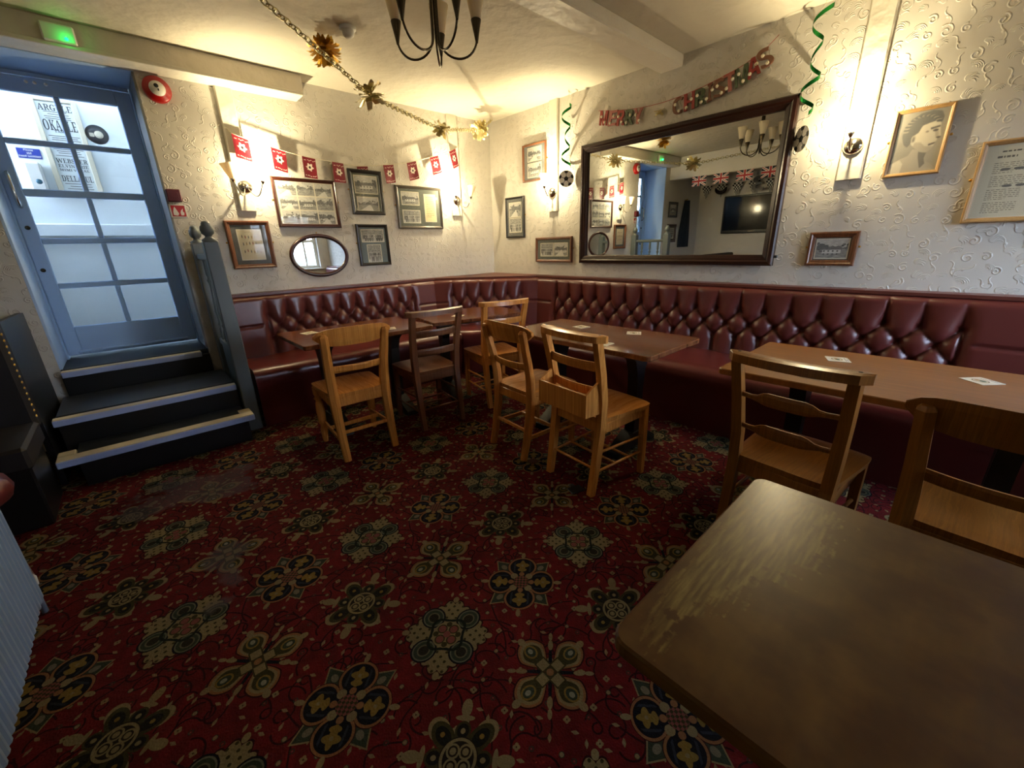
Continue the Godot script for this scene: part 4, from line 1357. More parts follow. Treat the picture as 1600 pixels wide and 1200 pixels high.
func portrait_img() -> Image:
	# sepia head of a fair-haired young man in profile, bare shoulders
	var w := 150
	var h := 190
	var im := new_img(w, h, Color(0.70, 0.66, 0.58))
	for j in h:
		for i in w: im.set_pixel(i, j, Color(0.55, 0.51, 0.435).lerp(Color(0.45, 0.41, 0.34), clampf(0.4 + 0.5 * sin(i * 0.02 + j * 0.013), 0.0, 1.0)))
	var shade := Color(0.36, 0.32, 0.26)
	var mid := Color(0.60, 0.55, 0.465)
	var lightc := Color(0.72, 0.67, 0.57)
	var hair := Color(0.25, 0.215, 0.165)
	poly(im, [Vector2(0, 190), Vector2(4, 158), Vector2(24, 146), Vector2(54, 136), Vector2(64, 116), Vector2(108, 126), Vector2(110, 158), Vector2(134, 168), Vector2(148, 190)], mid)
	poly(im, [Vector2(0, 190), Vector2(4, 158), Vector2(30, 146), Vector2(44, 160), Vector2(40, 190)], lightc)
	poly(im, [Vector2(84, 122), Vector2(110, 124), Vector2(106, 150), Vector2(112, 166), Vector2(100, 180), Vector2(92, 158), Vector2(86, 140)], shade)
	poly(im, [Vector2(48, 74), Vector2(62, 44), Vector2(92, 32), Vector2(128, 30), Vector2(132, 48), Vector2(133, 60), Vector2(140, 84), Vector2(131, 89), Vector2(131, 98), Vector2(126, 103), Vector2(127, 110), Vector2(120, 124), Vector2(106, 132), Vector2(88, 128), Vector2(62, 108), Vector2(50, 94)], lightc)
	poly(im, [Vector2(66, 96), Vector2(84, 98), Vector2(100, 112), Vector2(124, 114), Vector2(120, 124), Vector2(106, 132), Vector2(88, 128), Vector2(62, 108)], mid)
	poly(im, [Vector2(118, 62), Vector2(130, 70), Vector2(134, 86), Vector2(126, 90), Vector2(122, 78)], mid)
	poly(im, [Vector2(22, 72), Vector2(24, 46), Vector2(40, 22), Vector2(66, 8), Vector2(100, 3), Vector2(126, 10), Vector2(136, 28), Vector2(132, 44), Vector2(120, 36), Vector2(98, 40), Vector2(78, 46), Vector2(70, 66), Vector2(60, 72), Vector2(52, 98), Vector2(44, 108), Vector2(32, 98)], hair)
	for k in 22:
		var q := k / 21.0
		var ang := lerpf(PI * 0.98, PI * 1.85, q)
		dot(im, 80 + cos(ang) * 50, 56 + sin(ang) * 40, 9, 3.2, Color(0.48, 0.43, 0.34) if k % 2 == 0 else Color(0.16, 0.13, 0.1))
	dot(im, 58, 84, 7, 12, Color(0.60, 0.55, 0.46))
	dot(im, 59, 85, 3.5, 7.5, shade)
	poly(im, [Vector2(104, 56), Vector2(130, 52), Vector2(132, 57), Vector2(106, 62)], hair)
	dot(im, 120, 65, 8, 3.4, Color(0.17, 0.14, 0.11))
	dot(im, 96, 66, 5, 2.4, Color(0.40, 0.35, 0.28))
	dot(im, 133, 88, 6, 2.6, Color(0.2, 0.16, 0.13))
	poly(im, [Vector2(108, 106), Vector2(127, 102), Vector2(126, 107), Vector2(110, 111)], Color(0.24, 0.19, 0.15))
	for pass_n in 4:
		var src: Image = im.duplicate()
		for j in range(1, h - 1):
			for i in range(1, w - 1):
				im.set_pixel(i, j, (src.get_pixel(i, j) * 2.0 + src.get_pixel(i - 1, j) + src.get_pixel(i + 1, j) + src.get_pixel(i, j - 1) + src.get_pixel(i, j + 1)) / 6.0)
	return im

func wall_pictures() -> void:
	var r := RandomNumberGenerator.new()
	r.seed = 14
	# sheet of little dark figures
	var fig := new_img(150, 190, Color(0.74, 0.68, 0.54))
	text_lines(fig, 45, 12, 60, 1, 6, Color(0.4, 0.35, 0.27), r)
	for k in 18:
		var x := 24.0 + (k % 6) * 21.0
		var y := 42.0 + (k / 6) * 48.0 + r.randf_range(-5, 5)
		dot(fig, x, y, 4, 8, [Color(0.25, 0.2, 0.16), Color(0.5, 0.2, 0.14), Color(0.3, 0.3, 0.3), Color(0.55, 0.4, 0.12)][k % 4])
		dot(fig, x, y - 9, 2.5, 3, Color(0.3, 0.24, 0.2))
		text_lines(fig, x - 6, y + 13, 12, 1, 3, Color(0.4, 0.36, 0.28), r)
	framed("framed_print", "brown framed print with small figures on a dark mount, by the newel post", "back", 0.71, 1.04, 1.19, 1.575, 0.035, M.brown_frame, M.mount_brown, [[0.0, 0.0, 0.17, 0.235, fig]])
	# nine little views in one frame
	var cells := []
	for k in 9:
		cells.append([-0.155 + (k % 3) * 0.155, 0.118 - (k / 3) * 0.118, 0.145, 0.108, photo(["road", "tree", "road", "village", "house", "tree", "tree", "house", "village"][k], 100 + k, 96, 72)])
	framed("framed_postcards", "reddish wood frame holding nine small black and white views", "back", 1.12, 1.67, 1.525, 1.935, 0.03, M.mahogany, M.mount_cream, cells)
	framed("framed_photographs", "black frame with a timbered house photograph over a lane, between bunting flags", "back", 1.805, 2.145, 1.65, 2.055, 0.035, M.dark_frame, M.mount_green, [[0.0, 0.07, 0.225, 0.15, photo("house", 201)], [0.0, -0.105, 0.21, 0.12, photo("road", 202)]])
	framed("framed_photographs", "black frame with two group photographs on a blue grey mount", "back", 1.81, 2.145, 1.16, 1.56, 0.03, M.dark_frame, M.mount_blue, [[0.0, 0.09, 0.23, 0.11, photo("group", 203)], [0.0, -0.085, 0.14, 0.17, photo("group", 204, 96, 112)]])
	var letter := new_img(96, 150, Color(0.80, 0.74, 0.55))
	text_lines(letter, 12, 12, 70, 12, 10, Color(0.52, 0.46, 0.32), r)
	framed("framed_photographs", "wide silvery frame with two photographs and a typed letter near the corner lamp", "back", 2.285, 2.84, 1.52, 1.945, 0.028, M.silver_frame, M.mount_green, [[-0.11, 0.09, 0.20, 0.12, photo("house", 205)], [-0.11, -0.09, 0.20, 0.12, photo("group", 206)], [0.13, 0.0, 0.135, 0.27, letter]])
	# right wall
	framed("framed_photographs", "slim framed pair of photographs high beside the corner lamp", "right", -3.67, -3.32, 1.985, 2.355, 0.02, M.brown_frame, M.mount_grey, [[0.0, 0.08, 0.20, 0.125, photo("village", 207)], [0.0, -0.075, 0.20, 0.13, photo("house", 208)]])
	framed("framed_photographs", "tall dark framed pair of photographs closest to the room corner", "right", -3.975, -3.665, 1.405, 1.855, 0.022, M.dark_frame, M.mount_grey, [[0.0, 0.085, 0.20, 0.15, photo("road", 209)], [0.0, -0.085, 0.20, 0.15, photo("group", 210)]])
	framed("framed_photographs", "low wide frame with two photographs side by side, left of the big mirror", "right", -3.475, -2.945, 1.13, 1.395, 0.028, M.brown_frame, M.mount_green, [[-0.10, 0.0, 0.185, 0.13, photo("group", 211)], [0.105, 0.0, 0.185, 0.13, photo("village", 212)]])
	framed("framed_photograph", "small brown framed photograph of a cottage above the right banquette", "right", -0.82, -0.545, 1.13, 1.35, 0.038, M.brown_frame, M.mount_brown, [[0.0, 0.0, 0.175, 0.118, photo("house", 213)]])
	framed("framed_portrait", "pale wood framed portrait of a person with light hair in profile", "right", -0.505, -0.255, 1.65, 2.005, 0.02, M.pale_frame, M.mount_cream, [[0.0, 0.0, 0.212, 0.318, portrait_img()]])
	# printed sheet with a race track plan
	var pg := new_img(256, 256, Color(0.76, 0.72, 0.60))
	text_lines(pg, 26, 18, 210, 1, 14, Color(0.2, 0.17, 0.12), r)
	text_lines(pg, 20, 36, 60, 1, 18, Color(0.25, 0.22, 0.16), r)
	text_lines(pg, 90, 36, 60, 1, 18, Color(0.25, 0.22, 0.16), r)
	for k in 4: text_lines(pg, 18, 60 + k * 48, 62, 6, 7, Color(0.33, 0.30, 0.23), r)
	for k in 3: text_lines(pg, 100 + k * 50, 200, 42, 7, 7, Color(0.33, 0.30, 0.23), r)
	for k in 120:
		var a := k / 120.0 * TAU
		dot(pg, 150 + cos(a) * 56 + 10 * sin(3 * a), 120 + sin(a) * 46 + 12 * cos(2 * a), 2.2, 2.2, Color(0.33, 0.30, 0.23))
	for k in 5: dot(pg, 40 + k * 12, 84 + (k % 2) * 60, 9, 5, Color(0.25, 0.23, 0.19))
	framed("framed_page", "large pale framed printed page with small type at the right edge", "right", -0.11, 0.46, 1.37, 1.78, 0.025, M.pale_frame, M.mount_cream, [[0.0, 0.0, 0.51, 0.35, pg]])
	# oval mirror on the back wall
	var o := on_wall("oval_mirror", "oval mirror in a dark wooden frame under the postcards", "mirror", "back", 1.43, 1.08)
	var fm := MB.new(true)
	var pr := [Vector2(0.0, 0.0), Vector2(0.0, 0.012), Vector2(0.008, 0.022), Vector2(0.02, 0.024), Vector2(0.03, 0.016), Vector2(0.036, 0.008)]
	var ov := func(ins: float, z: float, k: int) -> Vector3:
		var a := TAU * k / 48.0
		return Vector3(cos(a) * (0.27 - ins), 0.195 + sin(a) * (0.195 - ins), z)
	for i in pr.size() - 1:
		for k in 48:
			var a := TAU * (k + 0.5) / 48.0
			var e: Vector2 = pr[i + 1] - pr[i]
			fm.quad_out(ov.call(pr[i].x, pr[i].y, k), ov.call(pr[i].x, pr[i].y, k + 1), ov.call(pr[i + 1].x, pr[i + 1].y, k + 1), ov.call(pr[i + 1].x, pr[i + 1].y, k), Vector3(cos(a), sin(a), 0) * e.y + Vector3(0, 0, 1) * e.x)
	part("frame", fm.done(), M.mahogany, o)
	var gm := MB.new()
	for k in 48: gm.tri(Vector3(0, 0.195, 0.009), ov.call(0.033, 0.009, k), ov.call(0.033, 0.009, k + 1))
	part("glass", gm.done(), M.mirror, o)
	part("hook", MB.new(true).lathe([Vector2(0, 0.008), Vector2(0.005, 0.006), Vector2(0.007, 0)], 10, Transform3D(Basis(Vector3(1, 0, 0), PI / 2), Vector3(0, 0.40, 0))).done(), M.brass, o)

func big_mirror() -> void:
	var t := thing("wall_mirror", "very wide mirror in a dark moulded wooden frame above the banquette", "mirror", Vector3(3.575, 1.125, -1.922), -PI / 2)
	# hung a touch out of true: turned and leaning as on its chain
	t.rotation = Vector3(0, -PI / 2 + deg_to_rad(-0.71), 0)
	var tilt := Vector3(deg_to_rad(0.28), 0, 0)
	part("frame", moulding(1.815, 1.09, 0.078, 0.042), M.mirror_wood, t, Vector3(0, 0.545, -0.004), tilt)
	part("glass", sheet(1.68, 0.95), M.mirror, t, Vector3(0, 0.545, 0.0), tilt)
	part("backing", MB.new().box(Vector3(0, 0, -0.006), Vector3(1.70, 0.97, 0.008), 0.0).done(), M.mount_brown, t, Vector3(0, 0.545, 0.0), tilt)
	part("bracket", MB.new().box(Vector3(0.915, 0.065, 0.0), Vector3(0.03, 0.02, 0.02), 0.004).done(), M.iron, t)

# ---------------------------------------------------------------- wall lamps
func tulip(lit: bool) -> ArrayMesh:
	var m := MB.new(true)
	var pr := [Vector2(0.012, 0.0), Vector2(0.018, 0.006), Vector2(0.026, 0.03), Vector2(0.034, 0.06), Vector2(0.042, 0.092), Vector2(0.048, 0.112)]
	m.lathe(pr, 20)
	var inner := []
	for p in pr: inner.append(Vector2(maxf(0.004, p.x - 0.003), p.y + (0.003 if p.y < 0.1 else 0.0)))
	inner.reverse()
	m.lathe(inner, 20)
	return m.done()

func bulb_light(t: Node3D, at: Vector3, e: float) -> void:
	part("light_bulb", MB.new(true).lathe([Vector2(0, -0.03), Vector2(0.009, -0.026), Vector2(0.014, -0.008), Vector2(0.015, 0.006), Vector2(0.009, 0.022), Vector2(0, 0.03)], 14).done(), M.lit_bulb, t, at)
	var l := OmniLight3D.new()
	l.name = "lamp_light"
	l.position = at
	l.light_color = Color(1.0, 0.92, 0.74)
	l.light_energy = e
	l.light_size = 0.012
	l.omni_range = 14.0
	l.omni_attenuation = 2.0
	l.shadow_enabled = true
	t.add_child(l)

func double_sconce(label: String, x: float, y: float, lit_side: float, e: float) -> void:
	var t := on_wall("wall_sconce", label, "wall lamp", "back", x, y, "wall lamps")
	part("backplate", MB.new(true).lathe([Vector2(0.05, 0), Vector2(0.05, 0.006), Vector2(0.042, 0.012), Vector2(0.03, 0.014), Vector2(0.028, 0.022), Vector2(0.012, 0.028), Vector2(0, 0.029)], 24, Transform3D(Basis(Vector3(1, 0, 0), PI / 2), Vector3(0, 0, 0.026))).done(), M.chrome, t)
	for s in [-1.0, 1.0]:
		var arm := []
		for k in 13:
			var q := k / 12.0
			arm.append(Vector3(s * (0.01 + 0.095 * q), -0.01 - 0.075 * sin(PI * minf(q * 1.05, 1.0)) + 0.035 * q * q, 0.05 + 0.105 * sin(q * PI * 0.5)))
		part("arm", MB.new(true).tube(arm, [0.0045], 8).done(), M.chrome, t)
		var end: Vector3 = arm[12]
		part("cup", MB.new(true).lathe([Vector2(0.005, -0.012), Vector2(0.012, 0.0), Vector2(0.018, 0.012), Vector2(0.016, 0.014), Vector2(0, 0.013)], 14).done(), M.chrome, t, end)
		var on: bool = s == lit_side
		part("lamp_shade", tulip(on), M.lit_shade if on else M.frosted_shade, t, end + Vector3(0, 0.012, 0), Vector3(0.0, 0.0, -s * 0.2))
		if on: bulb_light(t, end + Vector3(s * 0.012, 0.072, 0), e)

func single_sconce(label: String, z: float, y: float, e: float) -> void:
	var t := on_wall("wall_sconce", label, "wall lamp", "right", z, y, "wall lamps")
	part("backplate", MB.new(true).lathe([Vector2(0.052, 0), Vector2(0.052, 0.006), Vector2(0.045, 0.016), Vector2(0.034, 0.026), Vector2(0.018, 0.032), Vector2(0, 0.034)], 24, Transform3D(Basis(Vector3(1, 0, 0), PI / 2), Vector3(0, 0, 0.026))).done(), M.chrome, t)
	var arm := []
	for k in 12:
		var q := k / 11.0
		arm.append(Vector3(0, -0.045 * sin(PI * q) + 0.045 * q * q, 0.052 + 0.10 * q))
	part("arm", MB.new(true).tube(arm, [0.0055], 8).done(), M.chrome, t)
	part("cup", MB.new(true).lathe([Vector2(0.006, -0.014), Vector2(0.014, 0.0), Vector2(0.019, 0.012), Vector2(0.016, 0.014), Vector2(0, 0.013)], 14).done(), M.chrome, t, arm[11])
	part("lamp_shade", tulip(true), M.lit_shade, t, arm[11] + Vector3(0, 0.012, 0))
	bulb_light(t, arm[11] + Vector3(0, 0.072, 0), e)

func sconces() -> void:
	double_sconce("chrome two-armed wall lamp left of the postcards, right bulb lit", 0.92, 1.835, 1.0, 1.6)
	double_sconce("chrome two-armed wall lamp near the corner, left bulb lit", 3.05, 1.825, -1.0, 1.6)
	single_sconce("chrome lit wall lamp between the corner pictures and big mirror", -3.215, 1.84, 1.55)
	single_sconce("chrome lit wall lamp between the big mirror and the portrait", -0.68, 1.855, 1.3)
# ---------------------------------------------------------------- party decorations
func flag_img() -> Image:
	var w := 72
	var h := 104
	var im := new_img(w, h, Color(0.45, 0.02, 0.095))
	var cream := Color(0.86, 0.82, 0.76)
	var pts := []
	for k in 24:
		var a := TAU * k / 24.0
		var rr := 21.0 if (k / 2) % 2 == 0 else 15.0
		pts.append(Vector2(36 + cos(a) * rr, 50 + sin(a) * rr))
	poly(im, pts, cream)
	dot(im, 36, 50, 6, 6.5, Color(0.12, 0.03, 0.05))
	for k in 5:
		var a := TAU * k / 5.0 - PI / 2
		dot(im, 36 + cos(a) * 18, 50 + sin(a) * 18, 3.0, 3.0, Color(0.32, 0.03, 0.07))
	var r := RandomNumberGenerator.new()
	r.seed = 2
	for k in 9:
		dot(im, 8 + k * 7 + r.randf() * 3, 13 + r.randf() * 6, 2.6 + r.randf() * 2, 1.8, cream if k % 4 != 2 else Color(0.6, 0.25, 0.28))
		dot(im, 8 + k * 7 + r.randf() * 3, 89 + r.randf() * 6, 2.6 + r.randf() * 2, 1.8, cream if k % 4 != 1 else Color(0.6, 0.25, 0.28))
	return im

func jack_img() -> Image:
	var w := 96
	var h := 60
	var im := new_img(w, h, Color(0.07, 0.07, 0.16))
	var white := Color(0.88, 0.86, 0.84)
	var red := Color(0.66, 0.16, 0.18)
	for j in h:
		for i in w:
			var x := i + 0.5
			var y := (j + 0.5) * w / h
			for d in [absf(x - y), absf(x + y - w)]:
				if d < 11.0: im.set_pixel(i, j, white)
			for d in [absf(x - y), absf(x + y - w)]:
				if d < 3.6: im.set_pixel(i, j, red)
			if absf(i - w / 2.0) < 9 or absf(j - h / 2.0) < 9: im.set_pixel(i, j, white)
			if absf(i - w / 2.0) < 5.5 or absf(j - h / 2.0) < 5.5: im.set_pixel(i, j, red)
	return im

func foil_flower(rad: float, n: int, layers: int, sd: int, wide := 0.27) -> ArrayMesh:
	var m := MB.new()
	var r := RandomNumberGenerator.new()
	r.seed = sd
	for la in layers:
		for k in n:
			var a := TAU * (k + 0.5 * la) / n + r.randf_range(-0.12, 0.12)
			var tip := lerpf(-0.75, 0.75, (la + 0.5) / layers) + r.randf_range(-0.2, 0.2)
			var d := Vector3(cos(a) * cos(tip), sin(tip), sin(a) * cos(tip))
			var s := d.cross(Vector3.UP).normalized()
			var u := s.cross(d)
			var l := rad * r.randf_range(0.8, 1.05)
			var wd := rad * wide
			var p := [Vector3.ZERO, d * l * 0.45 + s * wd + u * 0.006, d * l * 0.45 - s * wd + u * 0.006, d * l * 0.85 + s * wd * 0.8 - u * 0.006, d * l * 0.85 - s * wd * 0.8 - u * 0.006, d * l + s * wd * 0.25, d * l - s * wd * 0.25]
			m.tri(p[0], p[1], p[2])
			m.quad(p[1], p[3], p[4], p[2])
			m.quad(p[3], p[5], p[6], p[4])
	return m.done()

func sag(pts: Array, n: int) -> Array:
	var c := Curve3D.new()
	for i in pts.size():
		var t: Vector3 = (pts[mini(i + 1, pts.size() - 1)] - pts[maxi(i - 1, 0)]) / 6.0
		c.add_point(pts[i], -t, t)
	var out := []
	var l := c.get_baked_length()
	for k in n + 1: out.append(c.sample_baked(l * k / n))
	return out

func hangings() -> void:
	# football bunting across the back wall
	var b := thing("football_bunting", "crimson football bunting strung across the framed pictures", "bunting", Vector3(0.88, 2.25, ZB + 0.06))
	var b0 := b.position
	var xs := [0.895, 1.16, 1.40, 1.66, 1.91, 2.17, 2.43, 2.71, 2.965]
	var ys := [2.215, 2.150, 2.11, 2.092, 2.083, 2.112, 2.155, 2.232, 2.315]
	var pts := [Vector3(0.865, 2.265, ZB + 0.012)]
	for k in 9: pts.append(Vector3(xs[k], ys[k], ZB + [0.05, 0.055, 0.05, 0.04, 0.0025, 0.03, 0.045, 0.05, 0.05][k]))
	pts.append(Vector3(3.10, 2.375, ZB + 0.025))
	pts.append(Vector3(3.14, 2.42, ZB + 0.012))
	var line := sag(pts, 90)
	for k in line.size(): line[k] -= b0
	part("cord", MB.new(true).tube(line, [0.0035], 6).done(), M.string, b)
	var fmat := print_mat(flag_img(), 0.6)
	for k in 9:
		var p: Vector3 = pts[k + 1]
		var q: Vector3 = pts[k + 2]
		var d := (q - p).normalized() * 0.112
		if k == 4: d.z = 0.0
		var tilt: float = [0.0, -0.004, -0.004, 0.0, 0.0, 0.012, 0.022, 0.032, 0.040][k]
		var ph := k * 1.7
		part("flag", bent_sheet(6, 6, func(u: float, v: float) -> Vector3:
			return d * u + Vector3(tilt * v, -0.168 * v, (0.010 * sin(u * 3.0 + ph) * v + 0.003) * (0.0 if k == 4 else 1.0))), fmat, b, p - b0)
	# letters along the top of the mirror
	var x := thing("letter_banner", "gingerbread-coloured letter banner reading MERRY CHRISTMAS above the mirror", "banner", Vector3(XR - 0.02, 2.33, -2.63))
	var x0 := x.position
	var bl := sag([Vector3(XR - 0.012, 2.475, -2.66), Vector3(XR - 0.02, 2.43, -2.45), Vector3(XR - 0.025, 2.40, -2.22), Vector3(XR - 0.03, 2.39, -2.02), Vector3(XR - 0.03, 2.405, -1.80), Vector3(XR - 0.03, 2.44, -1.58), Vector3(XR - 0.025, 2.48, -1.42), Vector3(XR - 0.02, 2.535, -1.29), Vector3(XR - 0.012, 2.60, -1.215)], 60)
	var bl2 := []
	for p in bl: bl2.append(p - x0)
	part("cord", MB.new(true).tube(bl2, [0.002], 6).done(), M.red_plastic, x)
	var cols := [mk("letter_red", Color(0.56, 0.20, 0.17), 0.6), mk("letter_brown", Color(0.45, 0.30, 0.22), 0.65), mk("letter_green", Color(0.28, 0.32, 0.22), 0.6), mk("letter_pink", Color(0.60, 0.36, 0.32), 0.6)]
	var zs := [-2.595, -2.50, -2.415, -2.33, -2.24, -2.04, -1.885, -1.79, -1.71, -1.635, -1.565, -1.495, -1.42, -1.345, -1.275]
	var word := "MERRY*CHRISTMAS"
	for k in 15:
		var z: float = zs[k]
		var y := 2.4
		var slope := 0.0
		for i in bl.size() - 1:
			if bl[i].z <= z and bl[i + 1].z > z:
				y = lerpf(bl[i].y, bl[i + 1].y, (z - bl[i].z) / (bl[i + 1].z - bl[i].z))
				slope = atan2(bl[i + 1].y - bl[i].y, bl[i + 1].z - bl[i].z)
		var at := Vector3(XR - 0.022, y - 0.062, z) - x0
		var m: Material = cols[[0, 3, 0, 2, 3, 2, 1, 0, 2, 1, 1, 3, 2, 0, 1][k]]
		if word[k] == "*":
			var o := part("pudding_charm", foil_flower(0.05, 7, 2, 5), M.pale_gold_foil, x, at)
			o.rotation.z = 0.3
			continue
		var o := lettering(x, word[k], 0.085 if word[k] != "I" else 0.034, 0.118, at, m, "Droid Sans", 0.012)
		o.name = "letter"
		o.rotation = Vector3(0, -PI / 2, 0)
		o.rotate_object_local(Vector3(0, 0, 1), slope * 0.6)
		for q in 2:
			part("icing_dot", MB.new(true).lathe([Vector2(0.012, 0), Vector2(0.009, 0.006), Vector2(0, 0.008)], 10).done(), M.mount_cream, x, at + Vector3(-0.008, -0.035 + 0.05 * q, 0.018 * (1 if (k + q) % 2 == 0 else -1)), Vector3(0, 0, PI / 2))
	# green swirls with footballs beside the mirror
	var ball := football_img(96, Color(0.05, 0.05, 0.06))
	var bm := print_mat(ball, 0.5)
	for k in 2:
		var z: float = [-3.0, -0.965][k]
		var top: float = [2.60, 2.66][k]
		var low: float = [2.05, 2.08][k]
		var t := thing("football_swirl", ["green foil swirl with a football hanging left of the mirror", "green foil swirl with a football hanging right of the mirror"][k], "decoration", Vector3(XR - 0.06, low, z), 0.0, "football swirls")
		var st := MB.new()
		var n := 96
		var prev := []
		for i in n + 1:
			var q := float(i) / n
			var a := q * TAU * 3.2 + k * 1.1
			var rr := 0.036 + 0.016 * sin(q * 9.0 + k)
			var c := Vector3(cos(a) * rr, (top - low) * (1.0 - q), sin(a) * rr)
			var hw := 0.013
			var cur := [c + Vector3(0, hw, 0), c - Vector3(0, hw, 0)]
			if i > 0: st.quad(prev[0], cur[0], cur[1], prev[1])
			prev = cur
		part("swirl", st.done(), M.green_foil, t)
		part("thread", MB.new(true).tube([Vector3(0, top - low, 0), Vector3(0.03, CH - low, 0)], [0.0012], 5).done(), M.string, t)
		part("thread", MB.new(true).tube([Vector3(0.0, 0.02, 0), Vector3(0.0, -0.04, 0)], [0.0012], 5).done(), M.string, t)
		# a printed card disc, white rim
		var disc := MB.new(true).lathe([Vector2(0, 0), Vector2(0.077, 0), Vector2(0.077, 0.003), Vector2(0, 0.003)], 32, Transform3D(Basis(Vector3(1, 0, 0), PI / 2), Vector3.ZERO)).done()
		var yaw := -PI / 2 + (0.75 if k == 0 else -0.75)
		var fb := part("football", disc, M.mount_cream, t, Vector3(0.0, [1.945, 1.94][k] - low, 0), Vector3(0, yaw, 0))
		var st2 := SurfaceTool.new()
		st2.begin(Mesh.PRIMITIVE_TRIANGLES)
		for i in 32:
			for v in [-1, i + 1, i]:
				var pos := Vector3.ZERO if v == -1 else Vector3(cos(TAU * v / 32.0), sin(TAU * v / 32.0), 0) * 0.075
				st2.set_normal(Vector3(0, 0, 1))
				st2.set_uv(Vector2(0.5 + pos.x / 0.152, 0.5 - pos.y / 0.152))
				st2.add_vertex(pos + Vector3(0, 0, 0.0036))
		part("ball_print", st2.commit(), bm, fb)
	# foil chain garland from the corner to the far header
	var g := thing("foil_garland", "gold foil chain garland with flowers slung under the ceiling from the corner", "garland", Vector3(1.41, 2.24, -2.80))
	var g0 := g.position
	var gp := sag([Vector3(3.53, 2.685, -4.12), Vector3(3.17, 2.50, -3.90), Vector3(2.70, 2.375, -3.60), Vector3(2.31, 2.285, -3.36), Vector3(1.83, 2.25, -3.06), Vector3(1.41, 2.24, -2.80), Vector3(1.08, 2.30, -2.59), Vector3(0.72, 2.37, -2.36), Vector3(0.1, 2.49, -1.97), Vector3(-0.6, 2.62, -1.54)], 150)
	var ch := MB.new(true)
	for i in gp.size() - 1:
		var p: Vector3 = gp[i] - g0
		var q: Vector3 = gp[i + 1] - g0
		var d := (q - p).normalized()
		var s := d.cross(Vector3.UP).normalized()
		var u := s.cross(d)
		var w := s if i % 2 == 0 else u
		var ring := []
		for k in 9:
			var a := TAU * k / 8.0
			ring.append((p + q) * 0.5 + d * cos(a) * (q - p).length() * 0.72 + w * sin(a) * 0.015)
		ch.tube(ring, [0.0036], 4, false)
	part("chain", ch.done(), M.pale_gold_foil, g)
	var fl := [Vector3(1.41, 2.235, -2.80), Vector3(2.31, 2.28, -3.36), Vector3(3.17, 2.495, -3.90), Vector3(0.30, 2.45, -2.09)]
	for k in 4: part("foil_flower", foil_flower([0.115, 0.11, 0.12, 0.11][k], 8, 3, 60 + k, 0.2), M.pale_gold_foil, g, fl[k] - g0, Vector3(0.5 * k, k, 0.3))
	var s := thing("gold_star", "spiky gold foil starburst hanging by the smoke alarm", "decoration", Vector3(1.357, 2.585, -3.27))
	part("spikes", foil_flower(0.115, 13, 6, 71, 0.14), M.gold_foil, s)
	part("thread", MB.new(true).tube([Vector3.ZERO, Vector3(0, CH - 2.585, 0)], [0.0012], 5).done(), M.string, s)

# ---------------------------------------------------------------- ceiling
func ceiling_things() -> void:
	var c := thing("chandelier", "unlit bronze chandelier with five frosted tulip shades", "chandelier", Vector3(1.40, 2.17, -2.03))
	part("ceiling_rose", MB.new(true).lathe([Vector2(0.06, CH - 2.17), Vector2(0.058, CH - 2.185), Vector2(0.03, CH - 2.205), Vector2(0, CH - 2.207)], 24).done(), M.dark_bronze, c)
	part("stem", MB.new(true).lathe([Vector2(0.007, CH - 2.2), Vector2(0.007, 0.47), Vector2(0.022, 0.455), Vector2(0.022, 0.44), Vector2(0.008, 0.425), Vector2(0, 0.42)], 14).done(), M.dark_bronze, c)
	for k in 5:
		var a := TAU * k / 5.0 - 0.85
		var d := Vector3(cos(a), 0, sin(a))
		var arm := []
		for q in 24:
			var t := q / 23.0
			if t < 0.3: arm.append(d * (0.014 + 0.016 * t * t) + Vector3.UP * lerpf(0.49, 0.12, t / 0.3))
			else:
				var w := (t - 0.3) / 0.7
				var ang := PI + PI * 0.95 * w
				arm.append(d * (0.113 + 0.097 * cos(ang)) + Vector3.UP * (0.125 + 0.09 * sin(ang) + 0.02 * w))
		var am := part("arm", MB.new(true).tube(arm, [0.0055], 8).done(), M.dark_bronze, c)
		var e: Vector3 = arm[23]
		part("cup", MB.new(true).lathe([Vector2(0.006, -0.01), Vector2(0.010, 0.01), Vector2(0.026, 0.085), Vector2(0.023, 0.089), Vector2(0, 0.087)], 16).done(), M.dark_bronze, am, e)
		part("shade", MB.new(true).lathe([Vector2(0.023, 0.085), Vector2(0.030, 0.115), Vector2(0.040, 0.16), Vector2(0.052, 0.21), Vector2(0.049, 0.21), Vector2(0.037, 0.16), Vector2(0.027, 0.115), Vector2(0.020, 0.089)], 20).done(), M.frosted_shade, am, e)
	var sd := thing("smoke_alarm", "white round smoke alarm on the ceiling by the gold star", "smoke alarm", Vector3(1.455, CH, -3.10))
	part("base", MB.new(true).lathe([Vector2(0.052, 0), Vector2(0.052, -0.012), Vector2(0.047, -0.018), Vector2(0, -0.018)], 24).done(), M.plastic_white, sd)
	part("sensor", MB.new(true).lathe([Vector2(0.038, -0.018), Vector2(0.034, -0.045), Vector2(0.022, -0.056), Vector2(0, -0.057)], 20).done(), M.plastic_white, sd)

